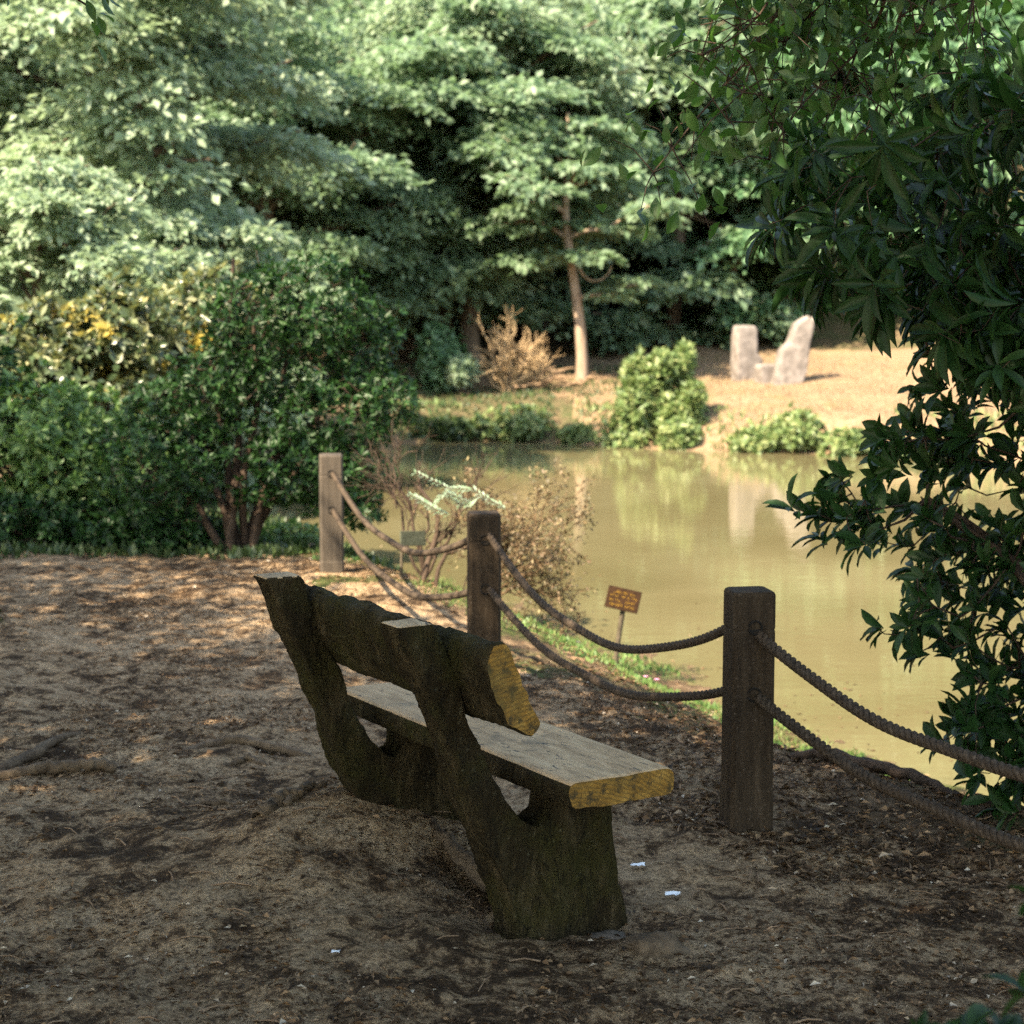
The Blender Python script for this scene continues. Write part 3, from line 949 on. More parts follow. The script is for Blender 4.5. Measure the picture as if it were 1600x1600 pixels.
def finish_leaves(t, P, Dv, N, Ls, Ws, mat, nparts, big=True, droop=.08, camsort=True):
    sel = np.zeros(len(P), bool)
    if nparts:
        w_ = P + np.array(t.location)
        # those that show largest: near the camera and in front of the mass
        px = w_[:, 0] / w_[:, 1]; pz = (w_[:, 2] - CAM_H) / w_[:, 1]
        vis = (np.abs(px) < .275) & (pz < .16)
        score = np.where(vis, w_[:, 1] / np.maximum(Ls, .02), 1e6)
        score += np.where(vis, .0, 0)
        sel[np.argsort(score)[:nparts]] = True
        tmpl = np_mesh('leaf', LV * [1, 1, 1] - np.array([0, 0, droop]) * LV[:, 1:2] ** 2, LF, M[mat])
        from mathutils import Matrix
        Dn = nrm(Dv); Nn = nrm(N - (N * Dn).sum(1, keepdims=True) * Dn); Xn = np.cross(Dn, Nn)
        for i in np.where(sel)[0]:
            o = bpy.data.objects.new('leaf', tmpl); COL.objects.link(o); o.parent = t
            m = Matrix(((Xn[i, 0] * Ws[i], Dn[i, 0] * Ls[i], Nn[i, 0] * Ls[i], P[i, 0]),
                        (Xn[i, 1] * Ws[i], Dn[i, 1] * Ls[i], Nn[i, 1] * Ls[i], P[i, 1]),
                        (Xn[i, 2] * Ws[i], Dn[i, 2] * Ls[i], Nn[i, 2] * Ls[i], P[i, 2]), (0, 0, 0, 1)))
            o.matrix_basis = m
    r = ~sel
    if big: V, F = big_leaves(P[r], Dv[r], N[r], Ls[r], Ws[r], droop)
    else: V, F = leaves(P[r], Dv[r], N[r], Ls[r], Ws[r])
    o = link('foliage', np_mesh('foliage', V, F, M[mat]), t); o['kind'] = 'stuff'
    return t

# big dark shrub left of the fence
def dark_shrub():
    x0, y0 = -1.75, 12.0
    k = y0 / 2900
    z0 = hz(x0, y0)
    bl = []
    for (px, py, rx, rz) in [(400, 500, 75, 75), (500, 470, 85, 70), (560, 545, 60, 80), (610, 620, 42, 40), (450, 570, 110, 70), (350, 590, 70, 50), (520, 650, 90, 60),
                             (280, 640, 90, 55), (250, 720, 85, 70), (360, 720, 110, 75), (480, 720, 90, 55), (560, 730, 50, 45), (520, 770, 60, 30), (240, 800, 60, 45), (565, 790, 30, 25)]:
        bl.append((PXY(px, y0) - x0, rnd.uniform(-.2, .25), CAM_H - (py - 465) * k - z0, rx * k, .30, rz * k))
    stems = [(-.2, 0, 1.2), (.3, .1, 1.0), (-.4, .1, .8), (.1, -.1, 1.6), (.55, 0, 1.0), (-.7, .1, .6), (.35, .1, 1.5), (-.05, .1, 1.9)]
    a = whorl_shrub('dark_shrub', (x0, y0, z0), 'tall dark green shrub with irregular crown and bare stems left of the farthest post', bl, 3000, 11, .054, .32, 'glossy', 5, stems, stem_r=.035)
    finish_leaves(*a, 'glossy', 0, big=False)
dark_shrub()

def soft_shrub(name, px, py, y0, rx, rz, label, mat, n, ll, seed, group=None, lw=.45, lpw=7, nb=5, depth=.6, cat='shrub'):
    g = np.random.default_rng(seed + 1000)
    if y0 > 20: y0 *= FAR; ll *= FAR; depth *= FAR
    x0 = PXY(px, y0); z0 = hz(x0, y0); k = y0 / 2900
    zc = CAM_H - (py - 465) * k - z0
    bl = [(g.uniform(-.55, .55) * rx * k, g.uniform(-.3, .3) * depth, zc + g.uniform(-.45, .55) * rz * k,
           rx * k * g.uniform(.4, .65), depth * .6, rz * k * g.uniform(.4, .65)) for _ in range(nb)]
    stems = [(b[0] * .9, b[1], b[2]) for b in bl]
    a = whorl_shrub(name, (x0, y0, z0), label, bl, n, lpw, ll, lw, mat, seed, stems, cat=cat, group=group, stem_r=.02)
    return finish_leaves(*a, mat, 0, big=False)
gs = 'shrubs left of the path'
soft_shrub('golden_shrub', 110, 560, 14.5, 170, 120, 'golden variegated shrub at the left with yellow upright sprays', 'gold', 1300, .10, 31, gs, nb=8)
soft_shrub('golden_shrub', 290, 540, 15.5, 120, 110, 'grey-green variegated shrub between golden shrub and tall dark shrub', 'gold', 800, .10, 32, gs, nb=6)
soft_shrub('green_shrub', 60, 720, 12.6, 150, 110, 'bright green leafy shrub at the left edge below the golden shrub', 'shrub', 1200, .075, 33, gs, nb=8)
soft_shrub('green_shrub', 190, 740, 12.9, 90, 110, 'mid green leafy shrub between the left-edge shrub and the tall dark shrub', 'shrub', 700, .07, 34, gs, nb=6)
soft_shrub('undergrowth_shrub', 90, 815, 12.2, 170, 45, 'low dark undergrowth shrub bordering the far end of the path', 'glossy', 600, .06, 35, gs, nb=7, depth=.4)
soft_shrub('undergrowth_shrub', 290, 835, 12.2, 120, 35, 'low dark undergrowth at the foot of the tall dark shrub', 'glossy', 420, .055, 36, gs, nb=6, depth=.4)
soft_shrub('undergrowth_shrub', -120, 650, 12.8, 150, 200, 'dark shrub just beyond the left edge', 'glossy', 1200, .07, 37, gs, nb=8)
soft_shrub('undergrowth_shrub', 440, 850, 12.6, 90, 28, 'low leafy undergrowth between the dark shrub and the farthest post', 'shrub', 250, .05, 38, gs, nb=5, depth=.3)
# far bank
def shore_y(px, off=.12):
    ys = np.arange(22, 34, .04); d = shore_dist(PXY(px, ys), ys)
    return float(ys[(d > off) & (ys > 26)][0]) / FAR
gb = 'plants along the far bank'
def bank_bush():
    y0 = shore_y(1025, .55) * FAR; x0 = PXY(1025, y0); z0 = hz(x0, y0); k = y0 / 2900; bl = []
    for px, py, rx, rz in [(990, 640, 22, 50), (1020, 620, 32, 45), (1050, 600, 25, 40), (1070, 562, 10, 26), (1035, 572, 20, 22), (1000, 585, 22, 26), (1060, 655, 32, 35),
                           (1020, 670, 45, 28), (1090, 675, 24, 20), (1080, 620, 14, 24)]:
        bl.append((PXY(px, y0) - x0, rnd.uniform(-.3, .4), CAM_H - (py - 465) * k - z0, rx * k, .35, rz * k))
    a = whorl_shrub('bank_bush', (x0, y0, z0), 'loose light green bush on the far bank spilling down to the water', bl, 2000, 7, .13, .4, 'bankplant', 41,
                    [(b[0] * .9, b[1], b[2]) for b in bl], group=gb, up=.8, spread=.7)
    finish_leaves(*a, 'bankplant', 0, big=False)
bank_bush()
for i, (px, py, y, rx, rz, lb) in enumerate([
    (905, 674, 27.6, 26, 12, 'low pale plant at the waterline left of the rounded bush'),
    (985, 672, 27.2, 38, 24, 'leafy plant at the foot of the rounded bush'),
    (1070, 668, 26.8, 36, 30, 'leafy plant right of the rounded bush at the waterline'),
    (1195, 680, 26.4, 36, 22, 'bright low plant at the waterline below the leaning stone'),
    (1260, 672, 26.2, 36, 26, 'low plant with ochre tips on the far waterline'),
    (1330, 685, 25.9, 40, 22, 'low plant on the far waterline near the rhododendron'),
    (800, 655, 28.4, 50, 20, 'shaded ivy mound on the left part of the far bank'),
    (700, 650, 28.6, 55, 22, 'shaded low plant at the left end of the far bank'),
    (1450, 690, 25.5, 60, 26, 'low plant on the far bank behind the rhododendron leaves')]):
    soft_shrub('bank_plant', px, py + (8 if i < 7 else 16), shore_y(px), rx * 1.15, rz * (1.3 if i < 7 else .7), lb, 'bankplant' if i < 7 else 'ivy', 300, .11, 50 + i, gb, nb=6, depth=.5, cat='plant')
soft_shrub('sapling', 690, 555, 31.0, 40, 60, 'bluish green sapling under the maple left of the brush pile', 'deep', 500, .14, 71, None, nb=6, depth=.8, cat='sapling')
soft_shrub('sapling', 722, 585, 30.0, 26, 26, 'small bright green sapling on the shaded bank', 'pale', 200, .13, 72, None, nb=4, depth=.4, cat='sapling')

# ---------------------------------------------------------------- foreground rhododendron and laurel on the right
def outline(zz, tab):
    return np.interp(zz, [q[0] for q in tab], [q[1] for q in tab])
def mass(name, loc, label, seed, tab, zr, yr, nwh, lpw, ll, lw, mat, nparts, spread, droop, twigs, xmax=3.0, reach=.5, up=.2):
    g = np.random.default_rng(seed)
    t = empty(name, loc, label, 'shrub'); off = np.array(loc)
    C_ = []
    while len(C_) < nwh:
        z = g.uniform(*zr); y = g.uniform(*yr)
        x0 = outline(z, tab) * y / 6.0
        u = g.random() ** 1.35
        x = x0 + u * (xmax - x0)
        if x - x0 < .22 and g.random() < .35: continue
        C_.append((x, y, z))
    C_ = np.array(C_ + [q for tw in twigs for q in tw])
    nwh = len(C_)
    out = nrm(np.stack([-.9 + g.normal(0, .45, nwh), -.15 + g.normal(0, .45, nwh), up + g.normal(0, .3, nwh)], 1))
    n = nwh * lpw
    Cc = np.repeat(C_, lpw, 0); Ax = np.repeat(out, lpw, 0)
    ref = nrm(np.cross(Ax, g.normal(0, 1, (n, 3))))
    th = spread + g.normal(0, .28, n)
    Dv = nrm(Ax * np.cos(th)[:, None] + ref * np.sin(th)[:, None])
    N = Ax * np.sin(th)[:, None] - ref * np.cos(th)[:, None] + [0, 0, .55]
    Dv[:, 2] -= droop
    sh = g.uniform(0, .05, (n, 1))
    P = Cc - Ax * sh - off
    Ls = ll * g.uniform(.7, 1.25, n); Ws = Ls * lw * g.uniform(.85, 1.15, n)
    st = Acc()
    hubs = []
    for sx, sy, sz in [(2.1, 6.0, 1.2), (1.6, 5.9, .8), (1.9, 6.2, 1.9), (1.5, 5.7, 1.6), (1.35, 6, 1.0), (2.5, 6, 1.7), (1.7, 6, .45), (1.6, 5.6, 2.1)]:
        pth = wander((2.35, 6.0, -.15), (sx, sy, sz), 10, .06, g, (0, 0, .1)) - off
        st.tube(pth, np.linspace(.035, .010, 10), 6); hubs += list(pth[4:])
    join_twigs(st, hubs, C_ - off, .006, g)
    link('stems', st.mesh('stems', M['twig'], True), t)
    finish_leaves(t, P, Dv, N, Ls, Ws, mat, nparts, True, .12)

upper = [(1.40, 1.7), (1.55, 1.3), (1.66, 1.08), (1.78, .84), (1.93, .74), (2.08, .86), (2.2, 1.25), (2.3, 1.5), (2.6, 1.8)]
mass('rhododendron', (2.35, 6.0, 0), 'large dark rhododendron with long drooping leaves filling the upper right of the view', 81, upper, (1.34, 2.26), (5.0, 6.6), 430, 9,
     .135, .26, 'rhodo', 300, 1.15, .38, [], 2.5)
lower = [(-.05, 1.55), (.1, 1.5), (.25, 1.42), (.42, 1.55), (.52, 1.4), (.62, 1.22), (.72, 1.32), (.85, 1.12), (.95, .98), (1.02, 1.0), (1.12, 1.2), (1.25, 1.2), (1.4, 1.35), (1.6, 1.3)]
tw = [[(.90, 6.0, .99), (.97, 6.0, .955), (1.04, 6.02, .93), (1.10, 6, .90), (1.0, 6.0, .88), (1.07, 6, 1.0), (1.15, 6, .97), (1.2, 6, .9), (1.12, 6.05, .83)],
      [(1.17, 5.9, .60), (1.24, 5.9, .57), (1.3, 5.9, .62), (1.32, 5.95, .5)], [(1.38, 5.9, .22), (1.45, 5.9, .25), (1.5, 5.9, .18)]]
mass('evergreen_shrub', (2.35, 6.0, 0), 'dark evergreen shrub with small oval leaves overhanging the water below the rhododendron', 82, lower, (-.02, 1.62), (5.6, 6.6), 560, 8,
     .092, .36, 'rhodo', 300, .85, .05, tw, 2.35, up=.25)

# ---------------------------------------------------------------- hanging branch at the top, part of the right tree
def hanging():
    g = np.random.default_rng(91)
    t = empty('hanging_branch', (1.6, 5.6, 3.3), 'leafy twigs hanging into the top right of the view from the tree overhead', 'branch')
    off = np.array(t.location)
    st = Acc(); Ps = []; 
    st.tube(wander((4.3, 3.9, 3.9), (1.0, 5.6, 2.75), 12, .06, g, (0, 0, .25)) - off, np.linspace(.035, .008, 12), 6)
    for (a, b) in [((1.2, 5.6, 2.85), (.75, 5.5, 2.05)), ((1.2, 5.6, 2.85), (.42, 5.6, 2.02)), ((1.0, 5.6, 2.8), (.55, 5.5, 2.35)), ((1.3, 5.6, 2.9), (1.05, 5.5, 2.15)),
                   ((1.5, 5.5, 2.95), (1.3, 5.5, 2.3)), ((1.2, 5.6, 2.8), (.95, 5.6, 2.2)), ((1.0, 5.6, 2.8), (.8, 5.6, 2.4)), ((1.4, 5.6, 2.95), (1.15, 5.4, 2.4)), ((1.1, 5.6, 2.9), (.62, 5.4, 2.15))]:
        p = wander(a, b, 12, .04, g) 
        st.tube(p - off, np.linspace(.007, .002, 12), 5)
        for q in p[2:]:
            for _ in range(4):
                e = q + g.normal(0, .09, 3) + [0, 0, -.03]
                st.tube(np.array([q, .5 * (q + e) + [0, 0, .02], e]) - off, (.003, .002, .0015), 3, False)
                for _ in range(3): Ps.append(e + g.normal(0, .045, 3))
    link('twigs', st.mesh('twigs', M['twig'], True), t)
    P = np.array(Ps) - off; n = len(P)
    Dv = g.normal(0, .6, (n, 3)) + [-.1, 0, -.7]
    N = g.normal(0, .6, (n, 3)) + [0, -.3, .6]
    Ls = .066 * g.uniform(.65, 1.25, n)
    finish_leaves(t, P, Dv, N, Ls, Ls * .5, 'oak', 300, True, .1)
    # left one and a bare arc of twig
    t = empty('hanging_branch', (-1.2, 5.2, 2.9), 'small dark leafy twig poking into the top left corner', 'branch')
    off = np.array(t.location); st = Acc(); Ps = []
    p = wander((-3.5, 4.4, 3.6), (-1.14, 5.2, 2.43), 12, .03, g, (0, 0, .1)); st.tube(p - off, np.linspace(.02, .003, 12), 5)
    for q in p[6:]:
        for _ in range(9): Ps.append(q + g.normal(0, .035, 3))
    link('twigs', st.mesh('twigs', M['twig'], True), t)
    P = np.array(Ps) - off; n = len(P)
    Ls = .06 * g.uniform(.7, 1.2, n)
    finish_leaves(t, P, g.normal(0, .5, (n, 3)) + [.4, 0, -.6], g.normal(0, .5, (n, 3)) + [0, 0, .8], Ls, Ls * .45, 'oak', len(P) - 1, True, .1)
    t = empty('bare_twig', (0, 6, 2.62), 'thin bare twig sagging in an arc across the top edge', 'twig')
    st = Acc(); x = np.linspace(-.34, .12, 14); st.tube(np.c_[x, np.zeros(14), .012 + 1.15 * (x + .07) ** 2 - .045 + (x + .07) * .05], np.linspace(.006, .003, 14), 5)
    st.tube(np.array([(-.34, 0, .1), (-.9, -.5, .9), (-2.2, -2.5, 2.4)]), (.006, .012, .03), 5)
    link('stem', st.mesh('stem', M['twig'], True), t)
hanging()

# ---------------------------------------------------------------- dead bush by the middle post
def twig_bush(name, loc, label, seed, targets, ntw, ln, mat, r0, depth=3, spread=.55, leaf=0):
    g = np.random.default_rng(seed)
    t = empty(name, loc, label, 'bush')
    st = Acc(); tips = []
    def grow(p, d, l, r, k):
        e = p + d * l
        q = wander(p, e, 5, l * .07, g)
        st.tube(q, np.linspace(r, r * .6, 5), 4 if k else 3, False)
        if k == 0: tips.append(e); return
        for _ in range(g.integers(3, 5)):
            u = g.uniform(.35, 1); s = p + (e - p) * u
            grow(s, nrm((d + g.normal(0, spread, 3))[None])[0], l * g.uniform(.5, .75), r * .55, k - 1)
    for tx in targets:
        d = np.array(tx, float); l = np.linalg.norm(d)
        grow(np.zeros(3), d / l, l, r0, depth)
    link('branches', st.mesh('branches', M[mat]), t)
    return t, np.array(tips)
t, tips = twig_bush('dry_bush', (-.22, 10.6, hz(-.22, 10.6)), 'dry brown twiggy bush at the water edge behind the middle post', 101,
                    [(.13, 0, .30), (.26, -.1, .25), (.09, .1, .30), (.34, 0, .16), (.05, -.1, .36), (.2, .1, .34), (.30, .1, .28), (.2, -.2, .2), (.33, .1, .24), (.36, -.1, .10), (.24, 0, .12)], 0, 0, 'drybrown', .010, 4, .5)
g = np.random.default_rng(5)
NL = 5200; k = g.choice(len(tips), NL); P = tips[k] + g.normal(0, .018, (NL, 3))
Ls = g.uniform(.014, .034, NL)
V, F = leaves(P, g.normal(0, 1, (NL, 3)), g.normal(0, 1, (NL, 3)), Ls, Ls * .5)
o = link('dry_leaves', np_mesh('dry_leaves', V, F, M['dryleaf']), t); o['kind'] = 'stuff'
t, tips = twig_bush('bare_shrub', (-.52, 10.9, hz(-.52, 10.9)), 'bare dark twisted shrub between the farthest and the middle post', 103,
                    [(.02, 0, .42), (-.2, .1, .5), (.22, 0, .45), (.1, -.1, .3), (-.1, 0, .55)], 0, 0, 'twig', .011, 3, .5)
acc = Acc()
for a, b, c_ in (((-.65, 10.7, -.32), (-.38, 10.7, .18), (.06, 0, -.02)), ((-.38, 10.7, .18), (-.02, 10.6, .29), (0, 0, -.03)), ((-.55, 10.7, -.1), (-.55, 10.8, .55), (.1, 0, 0))):
    p = wander(a, b, 10, .03, g, c_); acc.tube(p - np.array([-.4, 10.7, 0]), np.linspace(.022, .012, 10), 6)
o = link('crooked_branch', acc.mesh('crooked_branch', M['twig'], True), None, (-.4, 10.7, 0))
prop(o, 'dark crooked branch leaning up from the grass behind the lower rope', 'branch')

# silvery fern-like frond
def frond():
    g = np.random.default_rng(77)
    t = empty('silvery_frond', (-.3, 10.3, hz(-.3, 10.3)), 'pale silvery fronds catching the sun just behind the top of the middle post', 'fern')
    off = np.array(t.location); st = Acc(); Ps = []; Ds = []; Ls = []
    yb = 10.3; k = yb / 2900
    def W3(px, py, dy=0): return np.array([(px - 800) * k, yb + dy, CAM_H - (py - 465) * k])
    for pts in (((790, 795), (740, 765), (700, 762), (650, 738)), ((700, 805), (670, 790), (640, 772)), ((790, 795), (750, 775), (720, 790), (700, 775)), ((740, 790), (700, 770), (680, 780))):
        q = np.array([W3(*p_) for p_ in pts]); tt = np.linspace(0, 1, 24)
        P = np.stack([np.interp(tt, np.linspace(0, 1, len(q)), q[:, i]) for i in range(3)], 1)
        st.tube(P - off, .0025, 4)
        d = nrm(np.gradient(P, axis=0)); sd = nrm(np.cross(d, [0, -.3, 1.]))
        for s in (-1, 1):
            for i in range(len(P)):
                for m in (0,):
                    Ps.append(P[i] + d[i] * m * .01); Ds.append(sd[i] * s + d[i] * .7 + g.normal(0, .12, 3)); Ls.append(.07 * (1 - .6 * abs(i / 24 - .35)) * g.uniform(.7, 1.1))
    st.tube(np.array([(0, 0, -.05), (.1, 0, .3), W3(745, 775) - off]), .004, 4)
    link('stems', st.mesh('stems', M['twig']), t)
    P = np.array(Ps) - off; n = len(P); Ls = np.array(Ls)
    V, F = leaves(P, np.array(Ds), g.normal(0, .2, (n, 3)) + [-.2, -.2, 1], Ls, Ls * .2)
    o = link('leaflets', np_mesh('leaflets', V, F, M['silver']), t); o['kind'] = 'stuff'
frond()

# brush pile and fallen branches on the far side
y = 30.3 * FAR
twig_bush('brush_pile', (PXY(790, y), y, hz(PXY(790, y), y)), 'heap of pale dead twiggy branches between the maple trunk and the slim tree', 111,
          [(.1, 0, .75), (.4, -.1, .6), (-.25, 0, .7), (.55, 0, .35), (-.4, 0, .4), (.2, -.2, .5), (0, .2, .8), (.3, .1, .7), (-.1, -.2, .6), (.5, -.1, .5)], 0, 0, 'straw', .034, 3, .5)
for i, (px, y, ln, a, lb) in enumerate([(860, 30.6, 1.3, .3, 'pale fallen branch lying left of the slim tree trunk'), (830, 30.2, 1.1, -.2, 'pale fallen branch nearest the water below the brush pile'),
                                        (890, 30.9, .9, .6, 'short pale fallen branch at the foot of the slim tree')]):
    y *= FAR; x = PXY(px, y); acc = Acc(); g = np.random.default_rng(i)
    for q in range(5):
        b = np.array([g.uniform(-.4, .4) * ln, g.uniform(-.2, .2), .05 + .04 * q])
        e = b + np.array([math.cos(a + g.normal(0, .5)), math.sin(a) * .4, g.uniform(0, .3)]) * ln * .5
        acc.tube(wander(b, e, 6, .04, g), np.linspace(.03, .01, 6), 4)
    o = link('fallen_branch', acc.mesh('fallen_branch', M['drytwig']), None, (x, y, hz(x, y)))
    prop(o, lb, 'branch', 'fallen branches under the trees')
# curved hanging limb on slim tree
acc = Acc(); y = 30.9 * FAR
an = np.linspace(-.2, 2.9, 14) 
acc.tube(np.c_[PXY(905, y) + .28 - .3 * np.cos(an) , np.full(14, y), 2.3 - .35 * np.sin(an) + .0 * an], np.linspace(.03, .015, 14), 5)
o = link('curved_limb', acc.mesh('curved_limb', M['palebark'], True)); prop(o, 'thin bare limb curving down and up beside the slim tree trunk', 'branch')

# ---------------------------------------------------------------- standing stones
def stone(name, px, py, y0, w_, h, d, label, shape, lean=0, seed=0, rz=.3):
    w_ *= FAR; h *= FAR; d *= FAR; x = PXY(px, y0); z = hz(x, y0)
    t = empty(name, (x, y0, z), label, 'stone', 'stones on the far bank'); t.rotation_euler = (0, 0, rz)
    me = bpy.data.meshes.new('block'); bm = bmesh.new(); bmesh.ops.create_grid(bm, x_segments=2, y_segments=2, size=.5); bm.clear()
    out = shape; m = len(out)
    cu = bpy.data.curves.new('c', 'CURVE'); cu.dimensions = '2D'; cu.fill_mode = 'BOTH'; cu.extrude = d / 2 - .02; cu.bevel_depth = .02
    sp = cu.splines.new('POLY'); sp.points.add(m - 1)
    for p, q in zip(sp.points, out): p.co = (q[0] * w_, q[1] * h, 0, 1)
    sp.use_cyclic_u = True
    tmp = bpy.data.objects.new('tmp', cu); COL.objects.link(tmp)
    mod = tmp.modifiers.new('r', 'REMESH'); mod.mode = 'VOXEL'; mod.voxel_size = .03
    me = bpy.data.meshes.new_from_object(tmp.evaluated_get(bpy.context.evaluated_depsgraph_get())); bpy.data.objects.remove(tmp); bm.free()
    for v in me.vertices:
        c_ = v.co.copy(); a = noise.fractal(Vector((c_.x * 4, c_.y * 4, c_.z * 4 + seed)), .9, 2, 3) * .02
        q = c_ + v.normal * a
        v.co = (q.x + lean * q.y, q.z, q.y - .12)
    me.flip_normals(); me.materials.clear(); me.materials.append(M['stone']); me.update()
    for p in me.polygons: p.use_smooth = True
    link('block', me, t)
y0 = 30.5 * FAR; kk = y0 / 2900
stone('standing_stone', 1166, 583, y0, .42, .98, .3, 'upright pale standing stone with a stepped wider base, left of the three', [(-.5, 0), (.5, 0), (.5, .44), (.40, .50), (.27, .52), (.25, .96), (.16, 1), (-.42, 1), (-.5, .95)], 0, 1)
stone('stone_block', 1200, 586, y0 - .5, .36, .38, .3, 'low squat stone block between the two tall stones', [(-.5, 0), (.5, 0), (.5, .95), (.4, 1), (-.45, 1), (-.5, .9)], 0, 2)
stone('standing_stone', 1228, 600, y0 - .7, .46, 1.12, .3, 'pale standing stone leaning to the right with a broken notched top', [(-.5, 0), (.4, 0), (.5, .25), (.42, .6), (.40, 1.0), (.26, .93), (.18, 1.03), (-.18, .93), (-.27, .64), (-.42, .60), (-.5, .54)], .20, 3, .1)

# ---------------------------------------------------------------- roots, stones and litter on the path
def root_thing(name, pts, rad, label, mat='root', k=8, seed=0, cat='root', cap=True):
    g = np.random.default_rng(seed)
    P = np.array([(x, y_, hz(x, y_) + dz) for x, y_, dz in pts], float); n = 22
    tt = np.linspace(0, 1, n); q = np.stack([np.interp(tt, np.linspace(0, 1, len(P)), P[:, i]) for i in range(3)], 1)
    q[1:-1] = .25 * q[:-2] + .5 * q[1:-1] + .25 * q[2:]
    q += g.normal(0, .004, q.shape)
    r = np.interp(tt, np.linspace(0, 1, len(rad)), rad) * g.uniform(.85, 1.15, n)
    c_ = q[n // 2].copy(); acc = Acc(); acc.tube(q - c_, r, k)
    o = link(name, acc.mesh(name, M[mat], True), None, tuple(c_))
    return prop(o, label, cat)
root_thing('tree_root', [(-1.9, 6.05, -.02), (-1.72, 6.3, .01), (-1.66, 6.6, .02), (-1.60, 6.75, 0)], (.022, .022, .016, .009), 'forked exposed root at the left edge of the path', seed=1)
root_thing('tree_root', [(-1.78, 6.15, 0), (-1.6, 6.2, .02), (-1.45, 6.22, .02), (-1.36, 6.22, .02)], (.018, .02, .022, .022), 'short stubby root with a cut end at left', seed=2)
root_thing('tree_root', [(-1.32, 6.38, -.02), (-1.1, 6.6, .012), (-.98, 6.62, .02), (-.8, 6.5, .012), (-.6, 6.42, -.03)], (.012, .018, .022, .018, .012), 'long thin root arching over the path left of the bench', seed=3)
root_thing('tree_root', [(-1.02, 6.28, -.015), (-.93, 6.36, .008), (-.82, 6.3, -.015)], (.01, .014, .008), 'short thin root below the long arching root', seed=4)
root_thing('tree_root', [(-1.2, 5.75, -.01), (-.95, 5.78, .004), (-.78, 5.72, -.01)], (.007, .01, .007), 'faint thin root crossing the middle of the path', seed=5)
root_thing('tree_root', [(-.27, 5.42, -.01), (-.16, 5.22, .025), (-.06, 5.05, .03), (.04, 4.9, .035)], (.012, .024, .034, .038), 'pale tan root with a broken end beside the near bench foot', seed=6)
root_thing('bark_chunk', [(-.74, 5.28, .0), (-.68, 5.36, .02), (-.62, 5.36, .02)], (.028, .022, .01), 'broken piece of bark on the mound left of the bench', seed=7, cat='bark')
root_thing('bark_chunk', [(-.66, 5.32, .01), (-.62, 5.42, .02), (-.56, 5.46, .01)], (.012, .014, .006), 'thin curled sliver of bark beside the broken piece', seed=8, cat='bark')
root_thing('edging_log', [(1.02, 6.60, .01), (1.12, 6.55, .035), (1.25, 6.5, .04), (1.42, 6.3, .03), (1.5, 6.1, .01)], (.015, .022, .025, .022, .012), 'dark half-buried log behind the lower rope at the right', 'twig', seed=9, cat='log')

def rock(name, x, y_, s, label, seed, mat='rock', cat='stone'):
    bm = bmesh.new(); bmesh.ops.create_icosphere(bm, subdivisions=3, radius=1)
    for v in bm.verts:
        a = 1 + .3 * noise.fractal(v.co * 1.2 + Vector((seed * 7, 0, 0)), 1, 2, 3)
        v.co = Vector((v.co.x * s[0], v.co.y * s[1], v.co.z * s[2])) * a
    me = bpy.data.meshes.new(name); bm.to_mesh(me); bm.free(); me.materials.append(M[mat])
    for p in me.polygons: p.use_smooth = True
    return prop(link(name, me, None, (x, y_, hz(x, y_))), label, cat)
rock('root_stump', .37, 4.62, (.085, .06, .045), 'low dark stump of root just right of the near bench foot', 1, 'root', 'stump')
rock('stone', .26, 4.78, (.05, .04, .02), 'small flat stone between bench foot and root stump', 2)
rock('stone', -1.3, 12.2, (.07, .05, .05), 'small tan stone at the foot of the dark shrub', 3)
def scrap(x, y_, s, label, seed):
    g = np.random.default_rng(seed)
    n = 5; u, v = np.meshgrid(np.linspace(-1, 1, n), np.linspace(-1, 1, n)); z = .25 * g.random((n, n)) + .1
    V = np.stack([u * s * (1 + .2 * g.normal(0, 1, (n, n))), v * s * .7, z * s + .012], -1).reshape(-1, 3)
    I_ = (np.arange(n - 1)[:, None] * n + np.arange(n - 1)[None]).ravel(); F = np.stack([I_, I_ + 1, I_ + n + 1, I_ + n], 1)
    prop(link('paper_scrap', np_mesh('paper_scrap', V, F, M['paper']), None, (x, y_, hz(x, y_))), label, 'litter', 'white scraps on the path')
scrap(.37, 5.28, .018, 'small white scrap nearer the bench seat', 1)
scrap(.45, 5.03, .020, 'crumpled white scrap nearer the viewer', 2)
scrap(-.435, 4.42, .010, 'thin white scrap on the dark soil left of the bench', 3)

def scatter(n, xr, yr, keep, seed):
    g = np.random.default_rng(seed); out = []
    x = g.uniform(*xr, n * 4); y_ = yr[0] + (yr[1] - yr[0]) * g.random(n * 4) ** 1.3
    m = (np.abs(x) < y_ * .30 + .3) & keep(x, y_)
    x, y_ = x[m][:n], y_[m][:n]
    return x, y_, height(x, y_)
# leaf litter
def litter(name, n, xr, yr, keep, lo, hi, seed, label_mat='litter', tilt=.45):
    x, y_, z = scatter(n, xr, yr, keep, seed); g = np.random.default_rng(seed + 1); n = len(x)
    P = np.stack([x, y_, z + .004], 1); a = g.uniform(0, 6.28, n)
    Dv = np.stack([np.cos(a), np.sin(a), g.normal(.08, .18, n)], 1); N = np.stack([g.normal(0, tilt, n), g.normal(0, tilt, n), np.ones(n)], 1)
    Ls = g.uniform(lo, hi, n) * g.uniform(.5, 1, n)
    V, F = leaves(P, Dv, N, Ls, Ls * g.uniform(.15, .55, n), .3)
    o = link(name, np_mesh(name, V, F, M[label_mat]))
    return prop(o, None, None, None, 'stuff')
dens = lambda x, y_: (vnoise(x, y_, 1.6, 44) + .5 * vnoise(x, y_, 5, 45) + R.uniform(-.5, .5, x.shape)) > .05
